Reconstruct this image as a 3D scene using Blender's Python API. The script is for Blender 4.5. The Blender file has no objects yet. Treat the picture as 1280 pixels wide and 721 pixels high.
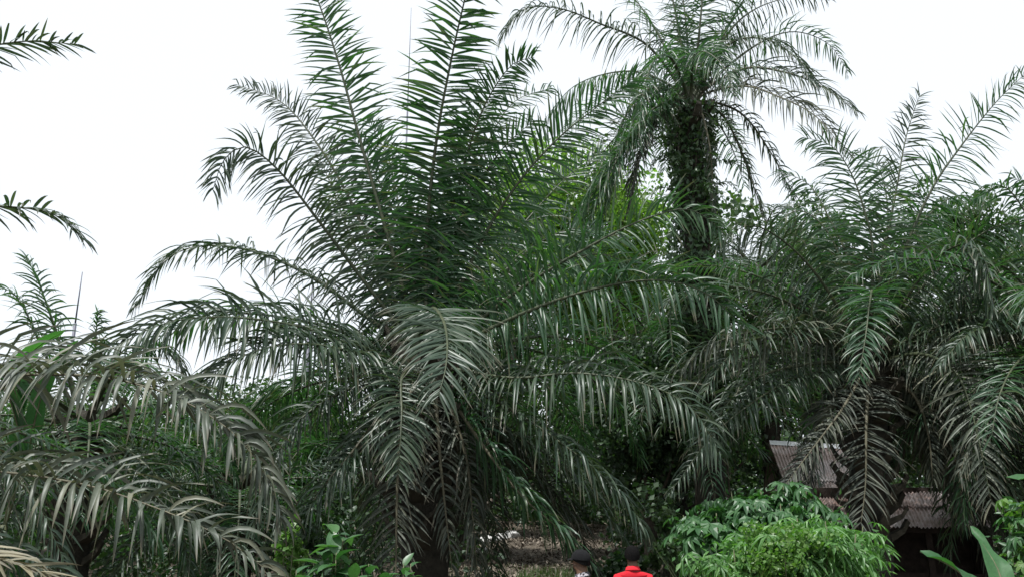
import bpy, math, random
import numpy as np
from mathutils import Vector, Matrix

# ------------------------------------------------------------------ camera, sky, sun, exposure
SC = bpy.context.scene
COL = SC.collection
F = 1000.0                       # focal length in photo pixels (photo 1280 x 721)
PITCH = math.atan(260.0 / F)     # horizon at photo row 620
CAMZ = 2.2
cam_d = bpy.data.cameras.new('camera')
cam = bpy.data.objects.new('camera', cam_d)
COL.objects.link(cam)
cam_d.sensor_width = 36.0
cam_d.lens = 36.0 * F / 1280.0
cam_d.clip_start = 0.05
cam_d.clip_end = 2000
cam.location = (0, 0, CAMZ)
cam.rotation_euler = (math.pi / 2 + PITCH, 0, 0)
SC.camera = cam

SUN_DIR = Vector((-0.30, -0.22, 0.93)).normalized()     # towards the sun
w = bpy.data.worlds.new('World')
SC.world = w
w.use_nodes = True
nt = w.node_tree
nt.nodes.clear()
sky = nt.nodes.new('ShaderNodeTexSky')
sky.sky_type = 'NISHITA'
sky.sun_disc = False
sky.sun_elevation = math.asin(SUN_DIR.z)
sky.sun_rotation = math.atan2(SUN_DIR.x, SUN_DIR.y)
sky.air_density = 1.0
sky.dust_density = 3.0
veil = nt.nodes.new('ShaderNodeMix')          # thin bright cloud veil over the blue
veil.data_type = 'RGBA'
veil.inputs['Factor'].default_value = 0.86
veil.inputs[7].default_value = (10.7, 11.3, 11.9, 1)
bg = nt.nodes.new('ShaderNodeBackground')
bg.inputs['Strength'].default_value = 0.1
out = nt.nodes.new('ShaderNodeOutputWorld')
nt.links.new(sky.outputs[0], veil.inputs[6])
nt.links.new(veil.outputs[2], bg.inputs[0])
nt.links.new(bg.outputs[0], out.inputs[0])

sun_d = bpy.data.lights.new('sun', 'SUN')
sun_d.energy = 5.0
sun_d.angle = math.radians(0.8)
sun_d.color = (1.0, 0.99, 0.97)
sun = bpy.data.objects.new('sun', sun_d)
COL.objects.link(sun)
sun.rotation_euler = SUN_DIR.to_track_quat('Z', 'Y').to_euler()

SC.view_settings.view_transform = 'Standard'
SC.view_settings.look = 'None'
SC.view_settings.exposure = 0.08
SC.view_settings.gamma = 1.0
SC.cycles.max_bounces = 6
SC.cycles.diffuse_bounces = 3
SC.cycles.glossy_bounces = 2
SC.cycles.transmission_bounces = 4
SC.cycles.sample_clamp_indirect = 6.0

# ------------------------------------------------------------------ helpers
CT, ST = math.cos(PITCH), math.sin(PITCH)


def at(px, py, Y):
    """world point seen at a photo pixel, at distance Y along the ground"""
    x = (px - 640.0) / F
    y = (360.5 - py) / F
    d = np.array((x, CT - y * ST, ST + y * CT))
    return d * (Y / d[1]) + np.array((0, 0, CAMZ))


def smooth(a, b, t):
    t = min(max((t - a) / (b - a), 0.0), 1.0)
    return t * t * (3 - 2 * t)


def gz(x, y):
    """height of the ground"""
    h = 0.6 * (1 - smooth(1.0, 5.0, y)) + 0.04 * max(0.0, min(y, 70) - 16)
    h += 0.05 * math.sin(x * 0.9 + 1.3) * math.sin(y * 0.7) + 0.03 * math.sin(x * 2.1 + y * 1.7)
    return h


def unit(v):
    n = np.linalg.norm(v, axis=-1, keepdims=True)
    return v / np.maximum(n, 1e-9)


def mesh_np(name, V, Q, mat=None, smoothed=True):
    """V (n,3) array, Q (m,k) array of equal polygons or list of lists"""
    me = bpy.data.meshes.new(name)
    if isinstance(Q, np.ndarray):
        m, k = Q.shape
        me.vertices.add(len(V))
        me.vertices.foreach_set('co', np.ascontiguousarray(V, dtype=np.float32).ravel())
        me.loops.add(m * k)
        me.loops.foreach_set('vertex_index', np.ascontiguousarray(Q, dtype=np.int32).ravel())
        me.polygons.add(m)
        me.polygons.foreach_set('loop_start', np.arange(0, m * k, k, dtype=np.int32))
        me.polygons.foreach_set('loop_total', np.full(m, k, dtype=np.int32))
        me.update(calc_edges=True)
    else:
        me.from_pydata([tuple(v) for v in V], [], Q)
        me.update()
    if smoothed:
        me.polygons.foreach_set('use_smooth', np.ones(len(me.polygons), dtype=bool))
    if mat is not None:
        me.materials.append(mat)
    return me


def link(name, me, parent=None, loc=None, rot=None):
    o = bpy.data.objects.new(name, me)
    COL.objects.link(o)
    if parent is not None:
        o.parent = parent
    if loc is not None:
        o.location = tuple(loc)
    if rot is not None:
        o.rotation_euler = rot
    return o


def tag(o, label=None, cat=None, group=None, kind=None):
    if label: o['label'] = label
    if cat: o['category'] = cat
    if group: o['group'] = group
    if kind: o['kind'] = kind
    return o


def thing(name, label, cat, loc, group=None, rotz=0.0):
    o = link(name, None, None, loc)
    o.rotation_euler.z = rotz
    o.empty_display_size = 0.2
    return tag(o, label, cat, group)


class MB:
    """collects boxes and tubes into one mesh"""
    def __init__(self):
        self.v, self.f = [], []

    def box(self, c, s, R=None):
        n = len(self.v)
        for dz in (-.5, .5):
            for dx, dy in ((-.5, -.5), (.5, -.5), (.5, .5), (-.5, .5)):
                p = Vector((dx * s[0], dy * s[1], dz * s[2]))
                if R is not None: p = R @ p
                self.v.append(tuple(p + Vector(c)))
        for q in ((3, 2, 1, 0), (4, 5, 6, 7), (0, 1, 5, 4), (1, 2, 6, 5), (2, 3, 7, 6), (3, 0, 4, 7)):
            self.f.append([n + i for i in q])
        return self

    def tube(self, pts, rad, sides=6, cap=True, flat=1.0):
        P = np.array(pts, float)
        T = unit(np.gradient(P, axis=0))
        up = np.array((0, 0, 1.0)) if abs(T[0][2]) < 0.9 else np.array((0, 1.0, 0))
        n = len(self.v)
        A = unit(np.cross(T[0], up))
        for i in range(len(P)):
            A = unit(A - T[i] * (A @ T[i]))
            B = np.cross(A, T[i])
            r = rad[i] if hasattr(rad, '__len__') else rad
            for k in range(sides):
                a = 2 * math.pi * k / sides
                self.v.append(tuple(P[i] + A * math.cos(a) * r + B * math.sin(a) * r * flat))
        for i in range(len(P) - 1):
            for k in range(sides):
                k2 = (k + 1) % sides
                self.f.append([n + i * sides + k, n + i * sides + k2, n + (i + 1) * sides + k2, n + (i + 1) * sides + k])
        if cap:
            self.f.append([n + k for k in range(sides)][::-1])
            self.f.append([n + (len(P) - 1) * sides + k for k in range(sides)])
        return self

    def mesh(self, name, mat, smoothed=False):
        return mesh_np(name, self.v, self.f, mat, smoothed)


# ------------------------------------------------------------------ materials
def nodes_of(name):
    m = bpy.data.materials.new(name)
    m.use_nodes = True
    t = m.node_tree
    b = t.nodes['Principled BSDF']
    return m, t, b


def ramp(t, fac, stops):
    r = t.nodes.new('ShaderNodeValToRGB')
    el = r.color_ramp.elements
    while len(el) < len(stops):
        el.new(0.5)
    for e, (p, c) in zip(el, stops):
        e.position = p
        e.color = (c[0], c[1], c[2], 1)
    t.links.new(fac, r.inputs[0])
    return r.outputs[0]


def math_node(t, op, a, b=None):
    n = t.nodes.new('ShaderNodeMath')
    n.operation = op
    for i, x in enumerate((a, b)):
        if x is None: continue
        if hasattr(x, 'is_linked') or hasattr(x, 'links'):
            t.links.new(x, n.inputs[i])
        else:
            n.inputs[i].default_value = x
    return n.outputs[0]


def noise(t, scale, detail=4.0, coord='Object', rough=0.6):
    tc = t.nodes.new('ShaderNodeTexCoord')
    n = t.nodes.new('ShaderNodeTexNoise')
    n.inputs['Scale'].default_value = scale
    n.inputs['Detail'].default_value = detail
    n.inputs['Roughness'].default_value = rough
    t.links.new(tc.outputs[coord], n.inputs['Vector'])
    return n.outputs['Fac']


def leaf_mat(name, stops, rough=0.42, transl=0.22, tcol=None, spec=0.5, patch=2.0):
    m, t, b = nodes_of(name)
    g = t.nodes.new('ShaderNodeNewGeometry')
    oi = t.nodes.new('ShaderNodeObjectInfo')
    s = math_node(t, 'ADD', g.outputs['Random Per Island'], oi.outputs['Random'])
    s = math_node(t, 'FRACT', s)
    n = noise(t, patch, 3.0)
    s = math_node(t, 'ADD', math_node(t, 'MULTIPLY', s, 0.72), math_node(t, 'MULTIPLY', n, 0.34))
    c = ramp(t, s, stops)
    # long streaks and blotches of wear
    n2 = noise(t, 40.0, 2.0)
    mx = t.nodes.new('ShaderNodeMix')
    mx.data_type = 'RGBA'
    mx.blend_type = 'MULTIPLY'
    mx.inputs['Factor'].default_value = 0.5
    t.links.new(c, mx.inputs[6])
    t.links.new(ramp(t, n2, [(0.25, (0.6, 0.6, 0.6)), (0.75, (1.3, 1.3, 1.25))]), mx.inputs[7])
    c = mx.outputs[2]
    # leaf tips dry out to brown on some leaflets
    al = t.nodes.new('ShaderNodeAttribute')
    al.attribute_name = 'along'
    thr = math_node(t, 'MULTIPLY_ADD', math_node(t, 'FRACT', math_node(t, 'MULTIPLY', g.outputs['Random Per Island'], 7.31)), .55)
    thr.node.inputs[2].default_value = .58
    tipf = math_node(t, 'MULTIPLY', math_node(t, 'SUBTRACT', al.outputs['Fac'], thr), 5.0)
    tipf.node.use_clamp = True
    mt = t.nodes.new('ShaderNodeMix')
    mt.data_type = 'RGBA'
    t.links.new(math_node(t, 'MULTIPLY', tipf, .75), mt.inputs['Factor'])
    t.links.new(c, mt.inputs[6])
    mt.inputs[7].default_value = (0.115, 0.098, 0.064, 1)
    c = mt.outputs[2]
    t.links.new(c, b.inputs['Base Color'])
    b.inputs['Roughness'].default_value = rough
    b.inputs['Specular IOR Level'].default_value = spec
    tr = t.nodes.new('ShaderNodeBsdfTranslucent')
    tm = t.nodes.new('ShaderNodeMix')
    tm.data_type = 'RGBA'
    tm.blend_type = 'MULTIPLY'
    tm.inputs['Factor'].default_value = 1.0
    t.links.new(c, tm.inputs[6])
    k = tcol or (1.6, 2.2, 0.7)
    tm.inputs[7].default_value = (k[0], k[1], k[2], 1)
    t.links.new(tm.outputs[2], tr.inputs['Color'])
    ms = t.nodes.new('ShaderNodeMixShader')
    ms.inputs[0].default_value = transl
    t.links.new(b.outputs[0], ms.inputs[1])
    t.links.new(tr.outputs[0], ms.inputs[2])
    t.links.new(ms.outputs[0], t.nodes['Material Output'].inputs['Surface'])
    return m


def plain_mat(name, stops, scale=6.0, rough=0.8, bump=0.3, coord='Object', spec=0.3, metal=0.0):
    m, t, b = nodes_of(name)
    n = noise(t, scale, 6.0, coord)
    t.links.new(ramp(t, n, stops), b.inputs['Base Color'])
    b.inputs['Roughness'].default_value = rough
    b.inputs['Specular IOR Level'].default_value = spec
    b.inputs['Metallic'].default_value = metal
    if bump:
        bp = t.nodes.new('ShaderNodeBump')
        bp.inputs['Strength'].default_value = bump
        bp.inputs['Distance'].default_value = 0.03
        t.links.new(noise(t, scale * 3, 5.0, coord), bp.inputs['Height'])
        t.links.new(bp.outputs[0], b.inputs['Normal'])
    return m


M = {}
M['palm'] = leaf_mat('palm_leaf', [(0.05, (0.020, 0.058, 0.030)), (0.45, (0.033, 0.082, 0.041)), (0.85, (0.056, 0.108, 0.056)), (1.0, (0.13, 0.13, 0.075))], rough=.38, transl=.34, spec=.5)
M['palm_fresh'] = leaf_mat('fresh_palm_leaf', [(0.05, (0.024, 0.066, 0.030)), (0.5, (0.04, 0.095, 0.042)), (0.9, (0.065, 0.12, 0.055))], transl=0.28)
M['palm_old'] = leaf_mat('weathered_palm_leaf', [(0.05, (0.040, 0.055, 0.041)), (0.45, (0.070, 0.087, 0.064)), (0.8, (0.112, 0.127, 0.092)), (1.05, (0.19, 0.18, 0.12))], rough=0.47, transl=0.16, spec=.4, tcol=(1.2, 1.3, 0.7))
M['palm_straw'] = leaf_mat('straw_palm_leaf', [(0.05, (0.09, 0.085, 0.055)), (0.5, (0.16, 0.148, 0.095)), (0.9, (0.23, 0.205, 0.13))], rough=0.6, transl=0.14, tcol=(1.1, 1.1, 0.7))
M['palm_grey'] = leaf_mat('grey_palm_leaf', [(0.05, (0.024, 0.050, 0.032)), (0.5, (0.044, 0.074, 0.046)), (0.9, (0.076, 0.104, 0.066)), (1.05, (0.15, 0.14, 0.09))], rough=0.4, spec=.46, transl=0.22, tcol=(1.3, 1.6, 0.7))
M['palm_dead'] = leaf_mat('dead_palm_leaf', [(0.05, (0.021, 0.031, 0.022)), (0.5, (0.042, 0.054, 0.037)), (0.95, (0.078, 0.085, 0.057))], rough=0.6, transl=0.08, tcol=(1, 1, 0.8))
M['rachis'] = plain_mat('frond_stalk', [(0.3, (0.035, 0.05, 0.027)), (0.7, (0.075, 0.085, 0.045))], 5, 0.5, 0.2)
M['rachis_old'] = plain_mat('old_frond_stalk', [(0.3, (0.075, 0.07, 0.045)), (0.7, (0.14, 0.13, 0.085))], 5, 0.6, 0.2)
M['ptrunk'] = plain_mat('palm_trunk_bark', [(0.3, (0.018, 0.017, 0.013)), (0.7, (0.05, 0.045, 0.034))], 7, 0.95, 0.8)
M['stub'] = plain_mat('leaf_base_husk', [(0.3, (0.024, 0.022, 0.016)), (0.7, (0.07, 0.062, 0.045))], 9, 0.9, 0.6)
M['bark'] = plain_mat('tree_bark', [(0.3, (0.04, 0.033, 0.026)), (0.7, (0.12, 0.1, 0.08))], 8, 0.9, 0.7)
M['stem'] = plain_mat('green_stem', [(0.3, (0.06, 0.08, 0.035)), (0.7, (0.13, 0.13, 0.07))], 12, 0.6, 0.2)
M['tree_dark'] = leaf_mat('dark_tree_leaf', [(0.05, (0.015, 0.034, 0.018)), (0.5, (0.028, 0.058, 0.026)), (0.95, (0.05, 0.088, 0.036))], transl=0.25)
M['tree_mid'] = leaf_mat('mid_tree_leaf', [(0.05, (0.025, 0.055, 0.022)), (0.5, (0.045, 0.085, 0.034)), (0.95, (0.08, 0.12, 0.05))], transl=0.28)
M['tree_light'] = leaf_mat('yellow_green_tree_leaf', [(0.05, (0.07, 0.135, 0.03)), (0.5, (0.115, 0.195, 0.042)), (0.95, (0.17, 0.25, 0.065))], transl=0.42)
M['vine'] = leaf_mat('vine_leaf', [(0.05, (0.03, 0.065, 0.032)), (0.5, (0.055, 0.105, 0.05)), (0.95, (0.10, 0.15, 0.075))], transl=0.2)
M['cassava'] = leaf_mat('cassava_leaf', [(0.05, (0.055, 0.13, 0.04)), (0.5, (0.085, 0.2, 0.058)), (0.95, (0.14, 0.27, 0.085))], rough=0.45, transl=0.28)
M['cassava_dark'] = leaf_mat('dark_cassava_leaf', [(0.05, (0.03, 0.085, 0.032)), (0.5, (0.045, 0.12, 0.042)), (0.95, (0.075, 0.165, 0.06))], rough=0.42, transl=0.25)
M['lime'] = leaf_mat('lime_shrub_leaf', [(0.05, (0.06, 0.14, 0.03)), (0.5, (0.09, 0.18, 0.042)), (0.95, (0.14, 0.23, 0.065))], rough=0.45, transl=0.35)
M['broad'] = leaf_mat('broad_leaf', [(0.05, (0.025, 0.075, 0.030)), (0.5, (0.04, 0.11, 0.045)), (0.95, (0.08, 0.17, 0.06))], rough=0.4, transl=0.25)
M['banana'] = leaf_mat('banana_leaf', [(0.05, (0.03, 0.095, 0.038)), (0.5, (0.05, 0.135, 0.052)), (0.95, (0.06, 0.145, 0.06))], rough=0.5, transl=0.32, spec=.25)
M['grass'] = leaf_mat('grass_blade', [(0.05, (0.035, 0.07, 0.022)), (0.5, (0.055, 0.1, 0.03)), (0.95, (0.13, 0.14, 0.06))], transl=0.3)
M['litter'] = leaf_mat('dead_leaf_litter', [(0.05, (0.045, 0.035, 0.026)), (0.5, (0.13, 0.105, 0.08)), (0.9, (0.26, 0.22, 0.175))], rough=0.8, transl=0.05, tcol=(1, 1, 1))
M['ground'] = plain_mat('soil_and_leaf_mould', [(0.3, (0.035, 0.028, 0.02)), (0.55, (0.085, 0.07, 0.052)), (0.8, (0.15, 0.125, 0.095))], 3.0, 0.95, 0.8)
M['wood'] = plain_mat('shade_darkened_board', [(0.3, (0.02, 0.015, 0.012)), (0.7, (0.06, 0.043, 0.035))], 6, 0.85, 0.4)  # dark board wood, colour deepened to stand in for shade inside the hut
M['metal_mast'] = plain_mat('painted_mast', [(0.3, (0.09, 0.09, 0.12)), (0.7, (0.16, 0.16, 0.2))], 2, 0.5, 0.0)
M['pale_stone'] = plain_mat('pale_chalky_stone', [(0.3, (0.42, 0.41, 0.4)), (0.7, (0.66, 0.65, 0.63))], 8, 0.9, 0.4)


def tin_mat():
    m, t, b = nodes_of('rusted_corrugated_tin')
    n1 = noise(t, 1.1, 6.0)
    n2 = noise(t, 9.0, 5.0)
    s = math_node(t, 'ADD', math_node(t, 'MULTIPLY', n1, 0.7), math_node(t, 'MULTIPLY', n2, 0.3))
    c = ramp(t, s, [(0.36, (0.14, 0.085, 0.065)), (0.46, (0.28, 0.205, 0.18)), (0.56, (0.42, 0.36, 0.345)), (0.7, (0.5, 0.47, 0.46))])
    t.links.new(c, b.inputs['Base Color'])
    b.inputs['Roughness'].default_value = 0.55
    b.inputs['Metallic'].default_value = 0.25
    return m


M['tin'] = tin_mat()
M['tin_ridge'] = plain_mat('bright_zinc_ridge', [(0.3, (0.58, 0.59, 0.6)), (0.7, (0.72, 0.73, 0.74))], 3, 0.4, 0.0, metal=0.3)

# ------------------------------------------------------------------ ground
def build_ground():
    xs = np.concatenate([np.linspace(-400, -45, 12), np.linspace(-40, 40, 121), np.linspace(45, 400, 12)])
    ys = np.concatenate([np.linspace(-60, -4, 8), np.linspace(-3, 60, 111), np.linspace(65, 500, 14)])
    V = []
    rg = np.random.default_rng(3)
    for y in ys:
        for x in xs:
            V.append((x, y, gz(x, y) + rg.uniform(-.025, .025)))
    nx = len(xs)
    Q = [(j * nx + i, j * nx + i + 1, (j + 1) * nx + i + 1, (j + 1) * nx + i) for j in range(len(ys) - 1) for i in range(nx - 1)]
    o = link('ground', mesh_np('ground', np.array(V), np.array(Q), M['ground']))
    tag(o, 'brown shaded plantation soil strewn with leaf mould', kind='structure')


build_ground()


# ------------------------------------------------------------------ leaf clouds, trees, shrubs
def leaf_cloud(C, size, rng, up=0.5, aspect=0.42, droop=0.25):
    """folded four-vertex leaves at the points C; returns verts, tris"""
    n = len(C)
    size = size * rng.uniform(0.6, 1.35, (n, 1))
    d = unit(rng.normal(size=(n, 3)) + np.array((0, 0, -droop)))
    nn = rng.normal(size=(n, 3)) * 0.8 + np.array((0, 0, up * 2.0))
    s = unit(np.cross(d, nn))
    nn = np.cross(s, d)
    wv = s * size * aspect
    V = np.stack([C - d * size * .5, C + wv + nn * size * .12, C + d * size * .5, C - wv + nn * size * .12], 1)
    i = np.arange(n)[:, None] * 4
    Q = np.concatenate([i + np.array((0, 1, 2)), i + np.array((0, 2, 3))], 0)
    return V.reshape(-1, 3), Q


def clump_points(centres, radii, per, rng, flat=0.75):
    out = []
    for c, r in zip(centres, radii):
        p = rng.normal(size=(per, 3))
        p = unit(p) * (rng.uniform(0.25, 1, (per, 1)) ** 0.6) * r
        p[:, 2] *= flat
        out.append(c + p)
    return np.concatenate(out, 0)


def tree(label, x, y, trunk_h, crown_c, crown_r, nclump, per, leaf, mat, seed, group, trunk_r=0.16, clump_r=(0.45, 0.95)):
    rng = np.random.default_rng(seed)
    z0 = gz(x, y) - 0.1
    root = thing('broadleaf_tree', label, 'tree', (x, y, z0), group)
    cc = np.array(crown_c) - np.array((x, y, z0))
    cr = np.array(crown_r)
    p = unit(rng.normal(size=(nclump, 3))) * (rng.uniform(0.15, 1, (nclump, 1)) ** 0.5) * cr
    p *= (1 + 0.22 * np.sin(p[:, :1] * 2.1 + seed) * np.cos(p[:, 2:3] * 1.7))
    cen = cc + p
    P = clump_points(cen, rng.uniform(*clump_r, nclump), per, rng)
    V, Q = leaf_cloud(P, leaf, rng, up=0.35)
    link('crown', mesh_np('tree_crown', V, Q, mat, False), root)
    mb = MB()
    top = np.array((cc[0], cc[1], max(trunk_h, cc[2] - cr[2] * 0.3)))
    ts = np.linspace(0, 1, 7)[:, None]
    pts = ts * top + np.sin(ts * 3 + seed) * np.array((0.12, 0.1, 0)) * ts
    mb.tube(pts, np.linspace(trunk_r, trunk_r * .5, 7), 8)
    for k in rng.choice(nclump, min(nclump, 22), replace=False):
        s = pts[rng.integers(3, 7)]
        e = cen[k]
        mid = (s + e) / 2 + np.array((0, 0, -0.1 * np.linalg.norm(e - s)))
        mb.tube([s, mid, e], [trunk_r * .4, trunk_r * .22, trunk_r * .06], 5, cap=False)
    link('trunk', mb.mesh('tree_trunk', M['bark'], True), root)
    return root


# ------------------------------------------------------------------ oil palm fronds
def resample(pts, n):
    P = np.array(pts, float)
    P = np.vstack([2 * P[0] - P[1], P, 2 * P[-1] - P[-2]])
    out = []
    for i in range(1, len(P) - 2):
        for t in np.linspace(0, 1, 14, endpoint=False):
            a, b, c, d = P[i - 1], P[i], P[i + 1], P[i + 2]
            out.append(0.5 * ((2 * b) + (-a + c) * t + (2 * a - 5 * b + 4 * c - d) * t * t + (-a + 3 * b - 3 * c + d) * t ** 3))
    out.append(P[-2])
    out = np.array(out)
    s = np.concatenate([[0], np.cumsum(np.linalg.norm(np.diff(out, axis=0), axis=1))])
    u = np.linspace(0, s[-1], n)
    return np.stack([np.interp(u, s, out[:, k]) for k in range(3)], 1), s[-1]


def frond_data(pts, L, seed, npair=80, droop=0.35, lift=0.35, width=0.05, start=0.12, roll=0.0, ragged=0.19, fwd=0.25, face=0.0, stalk=0.04, tipfwd=1.0, segs=5):
    """returns rachis MB and leaflet verts (n, segs+1, 3, 3)"""
    rng = np.random.default_rng(seed)
    R, length = resample(pts, 30)
    T = unit(np.gradient(R, axis=0))
    N = np.zeros_like(T)
    z = np.array((0, 0, 1.0)) * (1 - face) + np.array((0, -1.0, 0)) * face
    n0 = z - T[0] * (z @ T[0])
    if np.linalg.norm(n0) < 0.15:
        n0 = z - T[8] * (z @ T[8])
    n0 = unit(n0)
    for i in range(30):
        n0 = unit(n0 - T[i] * (n0 @ T[i]))
        N[i] = n0
    if roll:
        Sx = np.cross(T, N)
        a = np.linspace(0, 1, 30)[:, None] * roll
        N = N * np.cos(a) + Sx * np.sin(a)
    mb = MB()
    u = np.linspace(0, 1, 30)
    rad = stalk * np.where(u < 0.16, 1.7 - 4.4 * u, 1.0 - 0.9 * (u - 0.16) / 0.84)
    rad = np.maximum(rad, 0.004)
    mb.tube(R, rad, 6, True, 0.75)
    # leaflets
    s = np.linspace(start, 0.995, npair)
    gi = np.arange(npair) // 3
    gc = np.array([s[gi == k].mean() for k in range(gi.max() + 1)])
    s = s * .58 + gc[gi] * .42                       # leaflets sit in loose groups of three
    trio = np.concatenate([np.arange(npair) % 3, (np.arange(npair) + 1) % 3])
    s = np.concatenate([s, s + 0.6 / npair])
    side = np.concatenate([np.ones(npair), -np.ones(npair)])
    s = np.clip(s + rng.normal(0, 0.25 / npair, len(s)), 0, 0.999)
    keep = rng.random(len(s)) > ragged * 0.5
    s, side, trio = s[keep], side[keep], trio[keep]
    n = len(s)
    f = s * 29
    i0 = np.clip(f.astype(int), 0, 28)
    fr = (f - i0)[:, None]
    P = R[i0] * (1 - fr) + R[i0 + 1] * fr
    t = unit(T[i0] * (1 - fr) + T[i0 + 1] * fr)
    nn = unit(N[i0] * (1 - fr) + N[i0 + 1] * fr)
    sd = np.cross(t, nn) * side[:, None]
    q = (s - start) / (1 - start)
    prof = np.where(q < 0.35, 0.55 + 0.45 * np.sin(np.clip(q / 0.35, 0, 1) * math.pi / 2), 1.0 - 0.62 * np.clip((q - 0.35) / 0.65, 0, 1) ** 1.7)
    Ln = L * prof * np.where(rng.random(n) < .07, .55, 1.0) * rng.uniform(0.8, 1.14, n)
    rank = np.array([-0.3, 0.3, 0.9] if droop < .5 else [.1, .7, 1.25])[trio] + rng.normal(0, .24, n)
    lf = lift * rank * 1.6
    fw = fwd + tipfwd * q ** 2.2 + rng.normal(0, .19, n)
    d = unit(sd + nn * lf[:, None] + t * fw[:, None])
    wv = unit(t - d * np.sum(t * d, 1, keepdims=True))
    tw = rng.normal(0.2, 0.35, n)[:, None] * side[:, None]
    wb = np.cross(d, wv)
    wv = unit(wv * np.cos(tw) + wb * np.sin(tw))
    dr = (droop * rng.uniform(0.5, 1.5, n))[:, None]
    kink = (rng.random(n) < ragged)[:, None]
    kseg = rng.integers(2, segs, n)[:, None]
    W = width * rng.uniform(0.8, 1.15, n) * (0.6 + 0.4 * prof)
    prf = np.interp(np.linspace(0, 1, segs + 1), [0, .2, .4, .6, .8, 1], [.45, .95, 1, .85, .55, .05])
    hook = droop >= .5
    bend = np.interp(np.linspace(0, 1, segs + 1), [0, .2, .45, .7, 1], [.25, 1.5, 1.1, .5, .3] if hook else [.25, .45, .7, .95, 1.35])
    spin = rng.normal(0, .28 if hook else .12, n)[:, None]
    V = np.zeros((n, segs + 1, 3, 3))
    pos = P.copy()
    g = np.array((0, 0, -1.0))
    for k in range(segs + 1):
        ww = wv * (W * prf[k] * 0.5)[:, None]
        up = np.cross(wv, d)
        up *= np.sign(np.sum(up * nn, 1, keepdims=True) + 1e-6)
        fold = up * (W * prf[k] * 0.22)[:, None]
        V[:, k, 0] = pos - ww + fold
        V[:, k, 1] = pos
        V[:, k, 2] = pos + ww + fold
        b = dr * bend[k]
        b = np.where(kink & (kseg == k), 1.6, b)
        d = unit(d + g * b * 5.0 / segs * 0.5)
        wv = unit(wv - d * np.sum(wv * d, 1, keepdims=True))
        wv = wv * np.cos(spin) + np.cross(d, wv) * np.sin(spin)
        pos = pos + d * (Ln / segs)[:, None]
    return mb, V, R


def leaflet_quads(segs):
    q = []
    for k in range(segs):
        for c in (0, 1):
            a = k * 3 + c
            q.append((a, a + 1, a + 4, a + 3))
    return np.array(q)


FROND_COUNT = [0]


def along(me, n, segs):
    """stores how far along its leaflet each vertex lies, for dry tips"""
    at_ = me.attributes.new('along', 'FLOAT', 'POINT')
    t = np.repeat(np.linspace(0, 1, segs + 1), 3).astype(np.float32)
    at_.data.foreach_set('value', np.tile(t, n))
    return me


def add_frond(root, base, pts, L, mat, single=False, old=False, segs=5, label=None, **kw):
    FROND_COUNT[0] += 1
    seed = 1000 + FROND_COUNT[0] * 7
    P = [np.array(p) - base for p in pts]
    if L > .3 and not single:
        hang = kw.get('droop', .35) >= .5
        kw['npair'] = int(kw.get('npair', 80) * (1.25 if hang else 1.25))
        kw['width'] = kw.get('width', .05) * (.76 if hang else .8)
        L *= 1.0 if hang else 1.02
        if segs == 5 and hang: segs = 6
    mb, V, R = frond_data(P, L, seed, segs=segs, **kw)
    fo = link('frond', mb.mesh('frond_stalk', M['rachis_old' if old else 'rachis'], True), root)
    if label: fo['label'] = label
    q = leaflet_quads(segs)
    n = V.shape[0]
    m = M[mat]
    if single:
        for i in range(n):
            link('leaflet', along(mesh_np('leaflet', V[i].reshape(-1, 3), q, m), 1, segs), fo)
    else:
        k = (segs + 1) * 3
        Q = (np.arange(n)[:, None, None] * k + q[None]).reshape(-1, 4)
        o = link('leaflets', along(mesh_np('leaflets', V.reshape(-1, 3), Q, m), n, segs), fo)
        o['kind'] = 'stuff'
    return fo


STUB = None


def stub_mesh():
    global STUB
    if STUB is None:
        v = [(-.11, 0, -.02), (.11, 0, -.02), (.085, 0, .1), (-.085, 0, .1),
             (-.075, .2, .12), (.075, .2, .12), (.06, .19, .2), (-.06, .19, .2),
             (-.055, .29, .3), (.05, .31, .29), (.035, .28, .35), (-.04, .27, .36)]
        f = []
        for a in (0, 4):
            for k in range(4):
                f.append([a + k, a + (k + 1) % 4, a + 4 + (k + 1) % 4, a + 4 + k])
        f.append([8, 9, 10, 11])
        STUB = mesh_np('leaf_base', v, f, M['stub'], False)
    return STUB


def palm_root(label, x, y, ztop, r=0.32, stubs=60, group='oil palms of the plantation', seed=0, name='oil_palm', stub_from=0.3, lean=0.0):
    z0 = gz(x, y) - 0.05
    root = thing(name, label, 'palm tree', (x, y, z0), group)
    rng = np.random.default_rng(seed + 50)
    H = ztop - z0
    rings, sides = 22, 14
    mb = MB()
    zs = np.linspace(0, H, rings)
    rad = r * (1.0 + 0.25 * np.exp(-zs / 0.5)) * (1 + rng.uniform(-.06, .06, rings))
    rad[-1] *= 0.45
    rad[-2] *= 0.8
    mb.tube([(lean * (1 - z_ / H) + 0.04 * math.sin(z_ * .8 + seed), 0.04 * math.cos(z_ * .6), z_) for z_ in zs], rad, sides)
    tr = link('trunk', mb.mesh('palm_trunk', M['ptrunk'], True), root)
    me = stub_mesh()
    for k in range(stubs):
        zz = H * (stub_from + (0.97 - stub_from) * k / max(1, stubs - 1))
        a = k * 2.39996
        o = link('leaf_base', me, tr, (lean * (1 - zz / H) + r * .93 * math.cos(a), r * .93 * math.sin(a), zz))
        s = rng.uniform(0.8, 1.3) * r / 0.32
        o.scale = (s, s * rng.uniform(.8, 1.3), s)
        o.rotation_euler = (rng.uniform(-.2, .15), 0, a - math.pi / 2)
    return root, np.array((x, y, z0))


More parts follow.
